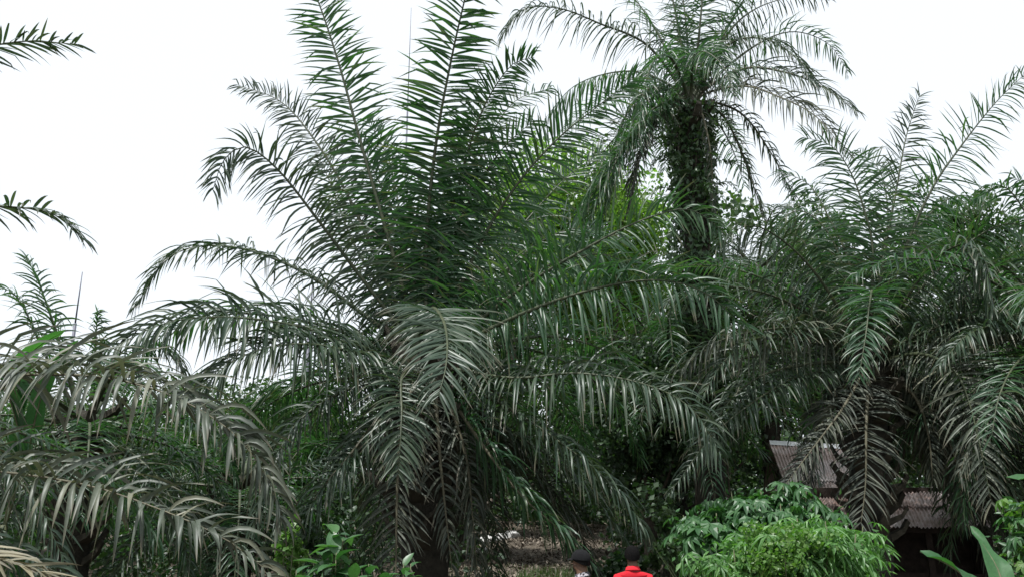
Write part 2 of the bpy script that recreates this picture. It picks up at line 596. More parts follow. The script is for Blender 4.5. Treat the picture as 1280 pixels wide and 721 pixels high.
def arc(c, az, e0, length, curl, n=6, power=1.4):
    """points of a frond leaving c at azimuth az and elevation e0, bending down by curl radians"""
    p = np.array(c, float)
    out = [p.copy()]
    for k in range(n):
        e = e0 - curl * ((k + .5) / n) ** power
        p = p + np.array((math.cos(az) * math.cos(e), math.sin(az) * math.cos(e), math.sin(e))) * length / n
        out.append(p.copy())
    return out


def px_frond(spec):
    return [at(*p) for p in spec]


def fix_depth(spec, D):
    return [(p[0], p[1], p[2] if len(p) > 2 else D) for p in spec]


def seated(c, pts):
    """the stalk starts in the crown's heart"""
    d = pts[1] - c
    h = np.array((d[0], d[1], 0)) / max(np.linalg.norm(d[:2]), .3)
    return [c + h * .12 + np.array((0, 0, -.3)), c + (pts[0] - c) * .6 + h * .05] + pts[1:]


R_ = math.radians

# ---------------- the big palm in the middle
D0 = 13.0
c0 = at(535, 445, D0)
root, base = palm_root('big spreading oil palm with tall feathered fronds behind the two walkers', c0[0], c0[1], c0[2] + 0.1, 0.36, 60, seed=1)
mid = [
    # (pixel path, leaflet length, material, options)
    ([(520, 415), (486, 300), (450, 175), (422, 75), (393, -10), (352, -100)], .86, 'palm', dict(droop=.26, npair=135, width=.056, face=.75, fwd=.3, tipfwd=.6)),
    ([(533, 410), (533, 300), (545, 180, 12.7), (563, 80, 12.4), (582, -5, 12.0), (612, -130, 11.6)], .94, 'palm', dict(droop=.22, npair=140, width=.06, face=.6, fwd=.2, tipfwd=.5)),
    ([(540, 410), (549, 325), (571, 240), (600, 145, 12.6), (637, 84, 12.3), (668, 72, 12.1)], .84, 'palm', dict(droop=.3, npair=125, width=.052, face=.8, fwd=.15, tipfwd=.8)),
    ([(512, 415), (480, 345), (440, 255, 13.3), (400, 185, 13.5), (352, 128, 13.8), (295, 106, 14)], .72, 'palm_grey', dict(droop=.4, npair=115, width=.044, face=.7, fwd=.2, ragged=.25)),
    ([(508, 420), (450, 345, 12.8), (395, 272, 12.5), (348, 213, 12.2), (308, 184, 12), (280, 200, 11.9), (266, 238, 11.8)], .95, 'palm_grey', dict(droop=.5, npair=105, width=.05, ragged=.25, face=.5)),
    ([(498, 430), (448, 388, 13.2), (382, 342, 13.3), (312, 313, 13.4), (250, 308, 13.5), (207, 326, 13.6), (170, 382, 13.7)], 0.92, 'palm_grey', dict(droop=.6, npair=105, face=.2)),
    ([(490, 452), (432, 428, 12.2), (370, 407, 11.6), (285, 396, 11.0), (205, 404, 10.6), (130, 440, 10.3)], 1.1, 'palm_grey', dict(droop=.8, npair=90, width=.06, face=.12)),
    ([(490, 455), (445, 440, 12), (390, 430, 11.4), (335, 434, 11), (285, 455, 10.8), (245, 495, 10.7)], 1.05, 'palm_grey', dict(droop=.7, npair=95, width=.055)),
    ([(490, 448), (430, 415, 13.3), (365, 398, 13.5), (290, 392, 13.7), (215, 412, 13.9), (170, 450, 14)], 1.05, 'palm', dict(droop=.7, npair=90, width=.055)),
    ([(500, 470), (450, 470, 13.4), (390, 480, 13.6), (330, 510, 13.8), (290, 560, 13.9)], 1.05, 'palm', dict(droop=.75, npair=85, width=.055)),
    ([(548, 415), (600, 305), (650, 226, 12.8), (700, 171, 12.7), (746, 134, 12.6), (792, 98, 12.5)], 1.0, 'palm', dict(droop=.26, npair=105, lift=.5, width=.055, face=.7, fwd=.35)),
    ([(565, 432), (652, 360, 12.5), (750, 301, 12.0), (812, 272, 11.8), (862, 262, 11.6), (902, 288, 11.5)], 1.0, 'palm_fresh', dict(droop=.5, npair=80, ragged=.25, face=.12)),
    ([(566, 440), (650, 393, 12.2), (740, 362, 11.6), (820, 350, 11.2), (882, 366, 11), (925, 405, 10.9)], 1.0, 'palm', dict(droop=.6, npair=80, width=.056, face=.12)),
    ([(566, 470), (640, 472, 12.3), (720, 466, 11.8), (800, 478, 11.4), (862, 508, 11.1), (900, 565, 11)], 1.05, 'palm_grey', dict(droop=.75, npair=80, width=.056, face=.12)),
    ([(566, 488), (640, 512, 12.5), (705, 556, 12), (762, 603, 11.7), (805, 660, 11.5)], 1.0, 'palm_grey', dict(droop=.8, npair=75, face=.12)),
    ([(560, 505), (608, 562, 12), (655, 622, 11.6), (700, 662, 11.3), (730, 700, 11.2)], 0.85, 'palm', dict(droop=.7, npair=70, old=True)),
    ([(535, 412, 12.6), (540, 386, 11.8), (553, 398, 10.7), (559, 424, 9.7), (557, 460, 9.0), (548, 494, 8.7)], 1.0, 'palm_grey', dict(droop=.4, npair=95, start=.2, single=True, width=.042, face=.3, label='frond reaching towards the viewer, its leaflets fanned and shining')),
    ([(520, 460, 12.6), (503, 470, 11.8), (502, 520, 11.2), (498, 592, 10.8)], 0.8, 'palm_grey', dict(droop=.45, npair=80, start=.2, single=True, width=.04)),
    ([(520, 475, 12.6), (503, 525, 12.2), (497, 600, 12.0), (495, 715, 11.9), (495, 775, 11.9)], 0.75, 'palm_dead', dict(droop=.3, npair=72, old=True, lift=.3, stalk=.042, width=.04, ragged=.3)),
    ([(545, 485, 12.5), (549, 560, 12.2), (557, 640, 12.1), (566, 720, 12.1)], 0.55, 'palm_dead', dict(droop=.6, npair=45, old=True, ragged=.5)),
    ([(508, 490, 12.6), (472, 523, 12.2), (436, 570, 11.9), (398, 616, 11.7), (365, 680, 11.6)], 0.85, 'palm_grey', dict(droop=.7, npair=70, old=True)),
    ([(500, 478), (432, 488, 12.4), (372, 528, 12), (332, 600, 11.8), (318, 660, 11.7)], 0.85, 'palm_grey', dict(droop=.85, npair=75)),
    ([(555, 500, 12.7), (580, 560, 12.4), (590, 640, 12.3), (598, 730, 12.3)], 0.7, 'palm_dead', dict(droop=.8, npair=60, old=True)),
    ([(560, 425), (620, 350, 13.6), (680, 300, 14), (730, 285, 14.4), (780, 300, 14.8)], 1.0, 'palm', dict(droop=.4, npair=80, face=.5)),
    ([(558, 425), (625, 372, 12.8), (690, 330, 12.9), (750, 318, 13), (800, 335, 13.1)], 1.0, 'palm', dict(droop=.5, npair=80, face=.5)),
    ([(538, 412, 13.2), (540, 330, 13.7), (555, 240, 14.1), (585, 170, 14.4), (610, 130, 14.7)], .8, 'palm', dict(droop=.2, npair=80, face=.7)),

    ([(560, 455), (620, 430, 13.2), (690, 420, 13.6), (760, 440, 14), (810, 490, 14.2)], 0.9, 'palm', dict(droop=.7, npair=75)),
    ([(525, 412, 13.4), (508, 330, 14), (497, 250, 14.4), (482, 190, 14.7), (458, 150, 15)], .8, 'palm', dict(droop=.25, npair=90, face=.6)),
    ([(515, 418, 13.2), (478, 365, 13.8), (440, 300, 14.2), (415, 235, 14.5), (398, 195, 14.8)], .75, 'palm', dict(droop=.35, npair=85, face=.6)),
    ([(528, 412, 13.2), (515, 340, 13.3), (492, 270, 13.4), (468, 215, 13.5), (440, 170, 13.6)], .75, 'palm', dict(droop=.3, npair=85, face=.7)),
    ([(537, 412, 13.2), (552, 340, 13.1), (585, 255, 13), (625, 190, 12.9), (668, 150, 12.8)], .8, 'palm', dict(droop=.3, npair=95, face=.7)),
    ([(545, 412, 13.4), (565, 300, 14.2), (600, 200, 14.8), (640, 130, 15.2), (690, 110, 15.6)], .85, 'palm', dict(droop=.25, npair=85, face=.7)),
    ([(552, 420, 13.3), (600, 345, 13.8), (650, 285, 14.2), (705, 225, 14.5), (752, 190, 14.8)], .9, 'palm', dict(droop=.3, npair=80, face=.6)),
]
for spec, L, mat, kw in mid:
    add_frond(root, base, seated(c0, px_frond(fix_depth(spec, D0))), L, mat, **kw)
rng0 = random.Random(5)
for k in range(14):       # the far and lower side of the crown
    az = R_(rng0.uniform(25, 155))
    e0 = R_(rng0.uniform(-5, 40))
    c = c0 + np.array((0.3 * math.cos(az), 0.3 * math.sin(az), rng0.uniform(-.5, .1)))
    add_frond(root, base, arc(c, az, e0, rng0.uniform(4.2, 5.2), rng0.uniform(1.0, 1.7)), .85, rng0.choice(['palm', 'palm', 'palm_grey']), segs=3, npair=62, droop=.5)
for k in range(10):
    az = R_(rng0.choice([rng0.uniform(150, 200), rng0.uniform(-20, 30), rng0.uniform(60, 120)]))
    e0 = R_(rng0.uniform(-45, -15))
    c = c0 + np.array((0.3 * math.cos(az), 0.3 * math.sin(az), rng0.uniform(-.9, -.4)))
    add_frond(root, base, arc(c, az, e0, rng0.uniform(3.2, 4.2), rng0.uniform(.5, 1.0)), .8, rng0.choice(['palm_grey', 'palm_dead']), segs=3, npair=58, droop=.7)

# ---------------- the palm on the right, in front of the hut
D1 = 15.0
c1 = at(1087, 440, D1)
root, base = palm_root('dense dark oil palm standing in front of the tin roofed hut', c1[0], c1[1], c1[2] + 0.1, 0.34, 60, seed=2, lean=-.5)
rgt = [
    ([(1085, 410), (1091, 315), (1080, 262), (1064, 217), (1040, 183), (1005, 172)], 1.0, 'palm_fresh', dict(droop=.45, face=.7)),
    ([(1092, 410), (1104, 325), (1120, 240, 15.5), (1133, 170, 15.8), (1150, 118, 16)], .75, 'palm_grey', dict(droop=.3, npair=70, face=.7)),
    ([(1098, 412), (1124, 330), (1163, 240, 15), (1202, 182, 15.1), (1245, 128, 15.2), (1282, 92, 15.3)], .9, 'palm', dict(droop=.5, face=.6)),
    ([(1104, 418), (1170, 340, 14.6), (1228, 292, 14.3), (1268, 280, 14), (1310, 300, 13.8)], 1.0, 'palm_fresh', dict(droop=.5, face=.4)),
    ([(1110, 440), (1180, 405, 14.2), (1242, 380, 13.6), (1310, 368, 13.1)], .9, 'palm_grey', dict(droop=.85)),
    ([(1108, 460), (1150, 442, 14), (1192, 462, 13.2), (1211, 502, 12.9), (1224, 552, 12.7), (1240, 630, 12.6)], .8, 'palm_old', dict(droop=.48, single=True, npair=90, width=.038, label='pale sunlit frond hanging down at the crown side')),
    ([(1088, 412, 14.6), (1090, 365, 13.8), (1087, 380, 13.0), (1082, 420, 12.6), (1074, 468, 12.4)], .75, 'palm', dict(droop=.48, npair=80, single=True, start=.2, width=.04)),
    ([(1087, 480, 14.5), (1083, 530, 14), (1082, 603, 13.8), (1076, 655, 13.7)], .8, 'palm_dead', dict(droop=.45, old=True, lift=.3, npair=70, stalk=.04, width=.036, ragged=.35)),
    ([(1070, 430), (1003, 411, 14.4), (942, 414, 14), (890, 430, 13.7), (852, 462, 13.5)], .9, 'palm_old', dict(droop=.75, face=.12)),
    ([(1070, 468), (1000, 470, 14.4), (945, 500, 14), (890, 545, 13.8), (840, 612, 13.6)], .68, 'palm_grey', dict(droop=.75)),
    ([(1072, 425), (1022, 345, 14.6), (972, 296, 14.2), (932, 283, 14), (895, 310, 13.8)], .95, 'palm_grey', dict(droop=.6, face=.12)),
    ([(1078, 415), (1045, 310, 15.2), (1012, 268, 15.3), (985, 268, 15.4), (962, 300, 15.5)], .9, 'palm', dict(droop=.6)),
    ([(1102, 420), (1160, 335, 14.2), (1205, 305, 13.5), (1230, 325, 13), (1243, 385, 12.7)], .9, 'palm_grey', dict(droop=.6)),
    ([(1108, 470), (1170, 480, 14.6), (1230, 500, 14.3), (1280, 540, 14), (1310, 600, 13.8)], .85, 'palm_grey', dict(droop=.8)),
    ([(1080, 412), (1062, 330, 15.3), (1035, 270, 15.6), (1010, 230, 15.8), (975, 215, 16)], .9, 'palm', dict(droop=.5)),
    ([(1095, 412), (1128, 320, 15.4), (1160, 270, 15.8), (1195, 245, 16.2), (1230, 250, 16.6)], .9, 'palm_fresh', dict(droop=.5)),
    ([(1070, 460), (1010, 455, 14.6), (950, 470, 14.3), (905, 510, 14.1), (880, 570, 14)], .8, 'palm_grey', dict(droop=.9)),
    ([(1078, 482, 14.3), (1052, 512, 14), (1016, 560, 13.8), (972, 618, 13.7)], .5, 'palm_dead', dict(droop=.5, old=True, npair=70)),
    ([(1078, 475), (1046, 492, 14.6), (1024, 540, 14.4), (1010, 612, 14.3)], .75, 'palm_dead', dict(droop=.5, old=True, npair=75)),
    ([(1102, 480), (1140, 490, 14.6), (1160, 540, 14.4), (1166, 600, 14.3)], .6, 'palm_dead', dict(droop=.5, old=True, npair=60)),
    ([(1102, 480), (1150, 500, 14.6), (1190, 560, 14.3), (1205, 640, 14.1)], .85, 'palm_dead', dict(droop=.7, old=True)),
    ([(1090, 420, 15.3), (1100, 330, 15.8), (1110, 270, 16.2), (1100, 215, 16.6), (1075, 190, 17)], .9, 'palm', dict(droop=.4)),
]
for spec, L, mat, kw in rgt:
    kw.setdefault('npair', 78)
    add_frond(root, base, seated(c1, px_frond(fix_depth(spec, D1))), L * 1.08, mat, **kw)
for k in range(14):
    az = R_(rng0.uniform(20, 160))
    c = c1 + np.array((0.3 * math.cos(az), 0.3 * math.sin(az), rng0.uniform(-.4, .1)))
    add_frond(root, base, arc(c, az, R_(rng0.uniform(0, 55)), rng0.uniform(4.2, 5.0), rng0.uniform(1.1, 1.8)), .85, rng0.choice(['palm', 'palm_grey']), segs=3, npair=60, droop=.5)
for k in range(18):
    az = R_(rng0.uniform(-35, 42))
    c = c1 + np.array((0.3 * math.cos(az), 0.3 * math.sin(az), rng0.uniform(-1.0, -.4)))
    add_frond(root, base, arc(c, az, R_(rng0.uniform(-45, -5)), rng0.uniform(3.0, 4.0), rng0.uniform(.5, 1.0)), .8, rng0.choice(['palm_grey', 'palm_dead']), segs=3, npair=55, droop=.7)

for az, e0, ln, cu, mt_ in ((165, 58, 4.6, 1.3, 'palm'), (190, 45, 4.6, 1.5, 'palm_grey'), (140, 62, 4.8, 1.2, 'palm_fresh'), (20, 55, 4.6, 1.3, 'palm'), (-8, 40, 4.6, 1.5, 'palm_grey'), (50, 66, 4.8, 1.1, 'palm'),
                           (335, 15, 4.4, 1.3, 'palm_old'), (350, -5, 4.2, 1.1, 'palm_old'), (318, 28, 4.2, 1.6, 'palm_grey'), (205, 20, 4.2, 1.4, 'palm_grey')):
    c = c1 + np.array((0.2 * math.cos(R_(az)), 0.2 * math.sin(R_(az)), -.1))
    add_frond(root, base, arc(c, R_(az), R_(e0), ln, cu), .85, mt_, npair=74, droop=.5)

# ---------------- the tall palm with the overgrown trunk
D2 = 18.0
c2 = at(860, 125, D2)
root, base = palm_root('tall old oil palm rising above the others, its trunk overgrown with creepers', c2[0], c2[1], c2[2] + 0.15, 0.34, 10, seed=3, stub_from=.9)
top = [
    ([(850, 105), (808, 56), (750, 30, 17.6), (700, 11, 17.4), (655, 12, 17.2), (628, 45, 17.1)], 1.15, 'palm_grey', dict(droop=.75, npair=90)),
    ([(855, 105, 17.5), (838, 72, 16.8), (818, 76, 16.2), (805, 112, 15.8), (799, 155, 15.6)], .85, 'palm', dict(droop=.6)),
    ([(852, 122, 17.5), (812, 140, 17), (770, 196, 16.6), (736, 250, 16.4), (710, 300, 16.3)], 1.15, 'palm', dict(droop=.8, npair=95)),
    ([(848, 122, 17.4), (802, 162, 16.8), (768, 228, 16.5), (748, 292, 16.4)], 1.05, 'palm', dict(droop=.8, npair=90)),
    ([(850, 128, 17.6), (826, 148, 17.3), (800, 200, 17.1), (788, 265, 17)], .9, 'palm_dead', dict(droop=.7, npair=90)),
    ([(846, 125, 17.2), (792, 168, 16.6), (752, 240, 16.3), (722, 312, 16.2)], .95, 'palm', dict(droop=.8, npair=95)),
    ([(860, 92), (847, 30), (832, -35), (815, -80)], .9, 'palm', dict(droop=.3)),
    ([(870, 90), (876, 20), (882, -45), (888, -90)], .9, 'palm', dict(droop=.3, face=.4)),
    ([(880, 95), (906, 42), (934, -5), (965, -40)], .9, 'palm', dict(droop=.35)),
    ([(884, 98), (911, 56), (956, 49, 17.5), (996, 74, 17.2), (1020, 110, 17)], .85, 'palm_grey', dict(droop=.8)),
    ([(886, 108), (931, 86, 17.6), (982, 91, 17.2), (1030, 110, 17), (1070, 140, 16.8)], .95, 'palm_grey', dict(droop=.75, old=True)),
    ([(888, 115), (930, 108, 17.4), (975, 122, 16.9), (1020, 146, 16.6), (1058, 192, 16.4)], .9, 'palm_old', dict(droop=.8, old=True)),
    ([(888, 128), (925, 141), (961, 187), (992, 246)], .6, 'palm_grey', dict(droop=.7, npair=60, ragged=.4, old=True)),
    ([(884, 132), (906, 148), (931, 202), (957, 278)], .6, 'palm_grey', dict(droop=.7, npair=60, ragged=.4, old=True)),
    ([(880, 135, 17.4), (888, 190, 17.2), (891, 262, 17.1)], .4, 'palm_dead', dict(droop=.8, npair=36, ragged=.5, old=True)),
    ([(878, 95), (920, 30, 18.4), (975, 0, 18.8), (1035, 0, 19.1)], .8, 'palm_grey', dict(droop=.6)),
    ([(856, 96), (815, 30, 18.5), (785, -10, 18.8), (750, -40, 19)], .85, 'palm', dict(droop=.4)),
    ([(852, 112), (805, 92, 18.5), (760, 92, 19), (715, 110, 19.4), (680, 150, 19.7)], .9, 'palm', dict(droop=.7)),
    ([(850, 118), (815, 110, 18.5), (785, 140, 18.9), (765, 190, 19.1)], .85, 'palm', dict(droop=.8)),
    ([(886, 104), (940, 60, 18.6), (990, 40, 19), (1035, 55, 19.4), (1060, 90, 19.7)], .85, 'palm', dict(droop=.6)),
    ([(862, 95, 18.2), (858, 35, 18.6), (850, -30, 19), (845, -70, 19.2)], .9, 'palm', dict(droop=.4, face=.4)),
    ([(866, 100, 17.6), (868, 70, 16.8), (884, 66, 16.2), (905, 85, 15.8), (918, 120, 15.5)], .85, 'palm', dict(droop=.6)),
]
for spec, L, mat, kw in top:
    kw.setdefault('npair', 72)
    add_frond(root, base, seated(c2, px_frond(fix_depth(spec, D2))), L, mat, **kw)
for k in range(6):
    az = R_(rng0.uniform(20, 160))
    c = c2 + np.array((0.3 * math.cos(az), 0.3 * math.sin(az), rng0.uniform(-.3, .1)))
    add_frond(root, base, arc(c, az, R_(rng0.uniform(5, 70)), rng0.uniform(3.8, 4.6), rng0.uniform(1.0, 1.7)), .85, rng0.choice(['palm', 'palm_grey']), segs=3, npair=56, droop=.5)

# creepers and ferns on its trunk
rngv = np.random.default_rng(77)
vine = thing('climbing_vine', 'leafy creeper wrapped round the trunk of the tallest palm', 'vine', base)
Hh = c2[2] - base[2]
n = 6500
zz = Hh * rngv.uniform(.2, .985, n) ** 0.85
aa = rngv.uniform(0, 2 * math.pi, n)
rr = 0.36 + 0.22 * rngv.random(n) ** 2 + 0.14 * np.maximum(0, np.sin(zz * 1.9 + aa * 2))
P = np.stack([rr * np.cos(aa), rr * np.sin(aa), zz], 1)
V, Q = leaf_cloud(P, .15, rngv, up=.1, aspect=.3, droop=1.2)
o = link('foliage', mesh_np('vine_foliage', V, Q, M['vine'], False), vine); o['kind'] = 'stuff'
mb = MB()
for k in range(5):
    a0 = k * 1.3
    zs = np.linspace(0.1, Hh * .93, 26)
    mb.tube([(0.37 * math.cos(a0 + z_ * .35), 0.37 * math.sin(a0 + z_ * .35), z_) for z_ in zs], .018, 5)
link('stem', mb.mesh('vine_stem', M['bark'], True), vine)
for k in range(22):      # hanging fern fronds on the trunk
    a = rngv.uniform(math.pi, 2 * math.pi)
    c = np.array((.4 * math.cos(a), .4 * math.sin(a), Hh * rngv.uniform(.5, .95)))
    add_frond(vine, np.zeros(3), arc(c, a, .5, .9, 1.9), .2, 'vine', npair=22, segs=3, width=.04, start=.1, stalk=.01, droop=.4)

# ---------------- the near palm beyond the left edge of the picture
D3 = 9.0
c3 = at(-330, 395, D3)
root, base = palm_root('near oil palm at the left edge with long weathered grey fronds reaching in', c3[0], c3[1], c3[2], 0.36, 50, seed=4)
near = [
    ([(-320, 430), (-200, 468, 8), (-90, 470, 7.3), (20, 468, 6.9), (120, 470, 6.6), (210, 492, 6.4), (285, 535, 6.25), (332, 592, 6.15), (350, 650, 6.1)], .82, 'palm_old', dict(droop=.74, npair=170, single=True, segs=6, width=.043, ragged=.28, stalk=.032, lift=.75, start=.25, face=.25, label='upper weathered frond arching across the left')),
    ([(-320, 470), (-200, 545, 7.6), (-90, 580, 6.8), (10, 590, 6.4), (110, 606, 6.15), (205, 638, 6), (280, 672, 5.9), (332, 712, 5.85), (352, 750, 5.8)], .74, 'palm_old', dict(droop=.7, npair=160, single=True, segs=6, width=.04, ragged=.28, stalk=.03, lift=.75, start=.25, face=.25, label='lower weathered frond arching across the left')),
    ([(-320, 500), (-220, 610, 7), (-120, 665, 6), (-40, 690, 5.5), (20, 704, 5.3), (75, 722, 5.2)], .7, 'palm_straw', dict(droop=.2, npair=85, start=.3, width=.03, fwd=.7, single=True, stalk=.03, tipfwd=2.2, label='straw coloured frond tip in the bottom corner')),
    ([(-325, 380), (-220, 215, 9), (-120, 105, 9), (-40, 66, 9), (30, 52, 9), (98, 56, 9)], .7, 'palm_grey', dict(droop=.22, npair=75, width=.05)),
    ([(-325, 385), (-230, 300, 9), (-120, 262, 9), (-30, 258, 9), (45, 262, 9), (85, 278, 9), (104, 300, 9)], .65, 'palm_grey', dict(droop=.4, npair=75)),
    ([(-325, 430), (-220, 440, 8.8), (-120, 480, 8.6), (-30, 540, 8.5), (40, 620, 8.4), (80, 700, 8.3)], .85, 'palm_grey', dict(droop=.7, npair=80)),
    ([(-320, 450), (-200, 500, 9.5), (-80, 520, 9.9), (40, 545, 10.2), (140, 600, 10.4), (200, 680, 10.5)], .9, 'palm', dict(droop=.8, npair=80)),
    ([(-320, 460), (-220, 560, 8.2), (-100, 640, 7.7), (20, 690, 7.4), (120, 740, 7.2)], .85, 'palm_grey', dict(droop=.8, npair=80)),
    ([(-340, 380), (-380, 250, 9), (-420, 150, 9), (-480, 90, 9)], .85, 'palm', dict(droop=.3)),
    ([(-340, 390), (-430, 330, 9.5), (-520, 330, 10), (-600, 380, 10.4)], .85, 'palm', dict(droop=.6)),
]
for spec, L, mat, kw in near:
    add_frond(root, base, px_frond(fix_depth(spec, D3)), L, mat, old=mat in ('palm_old', 'palm_straw'), **kw)
for k in range(8):
    az = R_(rng0.uniform(110, 250))
    c = c3 + np.array((0.3 * math.cos(az), 0.3 * math.sin(az), rng0.uniform(-.4, .1)))
    add_frond(root, base, arc(c, az, R_(rng0.uniform(0, 60)), 4.6, rng0.uniform(1.1, 1.7)), .85, 'palm', segs=3, npair=55, droop=.5)


# ---------------- other palms of the plantation
def fill_palm(label, px, py, D, n, Lf, seed, mats, emin=-35, emax=75, r=.3, npair=56, leaf=.85, extra=(), azr=(0, 360), stubs=36):
    c = at(px, py, D)
    rt, bs = palm_root(label, c[0], c[1], c[2] + .1, r, stubs, seed=seed)
    rg = random.Random(seed)
    for spec, L, mat, kw in extra:
        add_frond(rt, bs, px_frond(fix_depth(spec, D)), L, mat, **kw)
    for k in range(n):
        q = (k + .5) / n
        az = R_(azr[0] + (azr[1] - azr[0]) * ((k * 0.381966) % 1.0) + rg.uniform(-8, 8))
        e0 = R_(emin + (emax - emin) * q)
        cc = c + np.array((.25 * math.cos(az), .25 * math.sin(az), -.6 + .7 * q))
        add_frond(rt, bs, arc(cc, az, e0, Lf * rg.uniform(.85, 1.1), rg.uniform(.7, 1.25) + .5 * q), leaf, rg.choice(mats), segs=3, npair=npair, droop=rg.uniform(.4, .8))
    return rt


fill_palm('young green oil palm behind the near grey fronds at the left', 110, 520, 14.5, 20, 3.6, 21, ['palm', 'palm_fresh', 'palm_grey'], emin=-30, emax=38, leaf=.75, extra=[
    ([(95, 500), (78, 440), (62, 390), (45, 345), (32, 322)], .72, 'palm_fresh', dict(droop=.4, npair=60)),
    ([(90, 505), (55, 440), (35, 395), (15, 365), (-8, 360)], .72, 'palm_fresh', dict(droop=.5, npair=55)),
    ([(115, 500), (118, 460), (120, 420), (122, 388)], .5, 'palm', dict(droop=.5, npair=50)),
    ([(125, 500), (160, 450), (190, 430), (215, 440), (235, 480)], .7, 'palm_grey', dict(droop=.7, npair=55)),
])
fill_palm('oil palm at the right edge with fronds hanging over the hut', 1335, 420, 14.0, 26, 4.2, 22, ['palm', 'palm_grey'], emin=-40, emax=40, extra=[
    ([(1325, 400), (1300, 310), (1275, 255), (1250, 232), (1222, 250)], .8, 'palm', dict(droop=.5, npair=65)),
    ([(1322, 420), (1270, 345), (1232, 330), (1200, 360), (1185, 420)], .85, 'palm_grey', dict(droop=.7, npair=65)),
    ([(1322, 430), (1270, 405, 13.4), (1215, 415, 13), (1175, 455, 12.8)], .85, 'palm_grey', dict(droop=.8, npair=65)),
    ([(1322, 450), (1270, 470, 13.4), (1225, 520, 13), (1200, 590, 12.8)], .85, 'palm_dead', dict(droop=.8, npair=65, old=True)),
    ([(1330, 400), (1310, 290, 14.4), (1290, 235, 14.8), (1265, 222, 15)], .8, 'palm', dict(droop=.5, npair=65)),
])
fill_palm('small distant oil palm whose fronds show beside the overgrown trunk', 945, 330, 27.0, 18, 4.0, 23, ['palm_grey', 'palm'], emin=-30, emax=62, npair=46)
fill_palm('oil palm in the second row between the middle palm and the right palm', 835, 450, 21.0, 22, 4.8, 24, ['palm', 'palm', 'palm_fresh'], emin=-35, emax=55, npair=52)
fill_palm('oil palm in the second row behind the hut roof', 1170, 500, 24.0, 20, 4.6, 25, ['palm_grey', 'palm_old', 'palm'], emin=-35, emax=60, npair=50)
fill_palm('low shaded oil palm behind the lower left fronds', 300, 600, 17.0, 20, 4.0, 26, ['palm', 'palm_grey'], emin=-35, emax=38, npair=54)
fill_palm('low oil palm far back at the left edge', -20, 560, 20.0, 18, 4.2, 27, ['palm', 'palm_fresh'], emin=-30, emax=35, npair=50)

# ---------------- broadleaf trees behind
G = 'broadleaf trees behind the palms'


def px_tree(label, px, py_top, py_bot, D, wpx, mat, seed, nclump=120, per=60, leaf=.2, **kw):
    leaf *= .68
    per = int(per * 1.9)
    t, b = at(px, py_top, D), at(px, py_bot, D)
    cz = (t[2] + b[2]) / 2
    rz = (t[2] - b[2]) / 2
    rx = wpx / F * D / 2
    bx = t[0]
    if 600 < px < 790: bx = ((572 if px < 700 else 815) - 640) / F * D
    tree(label, bx, D, max(1.5, b[2] - gz(t[0], D)), (t[0], D, cz), (rx, rx * .8, rz), nclump, per, leaf, mat, seed, G, **kw)


px_tree('bright yellow-green tree behind the drooping frond of the tall palm', 735, 185, 420, 24, 210, M['tree_light'], 31, 150, 70)
px_tree('mid green tree filling the gap between middle palm and overgrown trunk', 775, 300, 540, 31, 240, M['tree_mid'], 43, 150, 60)
px_tree('dark tree far back right of the middle palm trunk', 690, 420, 620, 33, 230, M['tree_dark'], 44, 150, 60)
px_tree('low mid green tree behind the far wing of the middle palm', 280, 478, 640, 29, 260, M['tree_mid'], 45, 150, 60)
px_tree('pale green tree between the middle palm and the tall palm', 668, 195, 430, 25, 170, M['tree_light'], 32, 120, 60)
px_tree('dark leafy tree low in the gap between middle and right palm', 800, 400, 630, 20, 170, M['tree_dark'], 33, 150, 70, leaf=.17)
px_tree('tree with mid green crown behind the right palm', 1000, 255, 480, 30, 150, M['tree_mid'], 34, 110, 60, leaf=.24)
px_tree('mid green tree top showing between upright fronds on the right', 1195, 230, 470, 30, 190, M['tree_mid'], 35, 130, 60, leaf=.24)
px_tree('dark tree filling the gap behind the tall overgrown trunk', 890, 330, 600, 27, 190, M['tree_dark'], 36, 150, 60, leaf=.22)
px_tree('dark tree at the back behind the middle palm trunk', 580, 430, 640, 25, 200, M['tree_dark'], 37, 130, 60, leaf=.2)
px_tree('mid green tree behind the hut', 1080, 400, 600, 27, 260, M['tree_mid'], 38, 150, 60, leaf=.22)
px_tree('shaded tree at the back right corner behind the edge palm', 1290, 330, 600, 26, 260, M['tree_dark'], 39, 150, 60, leaf=.22)
px_tree('low dark tree behind the left fronds', 380, 480, 650, 24, 220, M['tree_dark'], 40, 130, 60, leaf=.2)
px_tree('low mid green tree far back at the left', 180, 500, 650, 26, 260, M['tree_mid'], 41, 140, 60, leaf=.2)
px_tree('low mid green tree at the far left edge', -20, 480, 650, 25, 240, M['tree_mid'], 42, 130, 60, leaf=.2)

# undergrowth and far wood: nobody could count these
rng = np.random.default_rng(9)
cs, rs = [], []
while len(cs) < 620:
    D = rng.uniform(17, 36)
    px = rng.uniform(-260, 1540)
    if 585 < px < 765 and D < 33: continue
    if 930 < px < 1240 and D < 25: continue
    x = (px - 640) / F * D
    cs.append((x, D, gz(x, D) + rng.uniform(.1, 2.2)))
    rs.append(rng.uniform(.5, 1.1))
P = clump_points(np.array(cs), rs, 110, rng)
V, Q = leaf_cloud(P, .14, rng, up=.35)
o = link('undergrowth', mesh_np('undergrowth', V, Q, M['tree_dark'], False))
tag(o, 'dark tangle of low leafy growth under the palms', 'undergrowth', kind='stuff')
cs, rs = [], []
for k in range(640):
    D = rng.uniform(42, 58)
    px = rng.uniform(-500, 1800)
    x = (px - 640) / F * D
    hmax = 5.0 if px < 470 else (17 if 560 < px < 1000 else 12)
    cs.append((x, D, gz(x, D) + rng.uniform(0, 1) * hmax))
    rs.append(rng.uniform(1.0, 2.2))
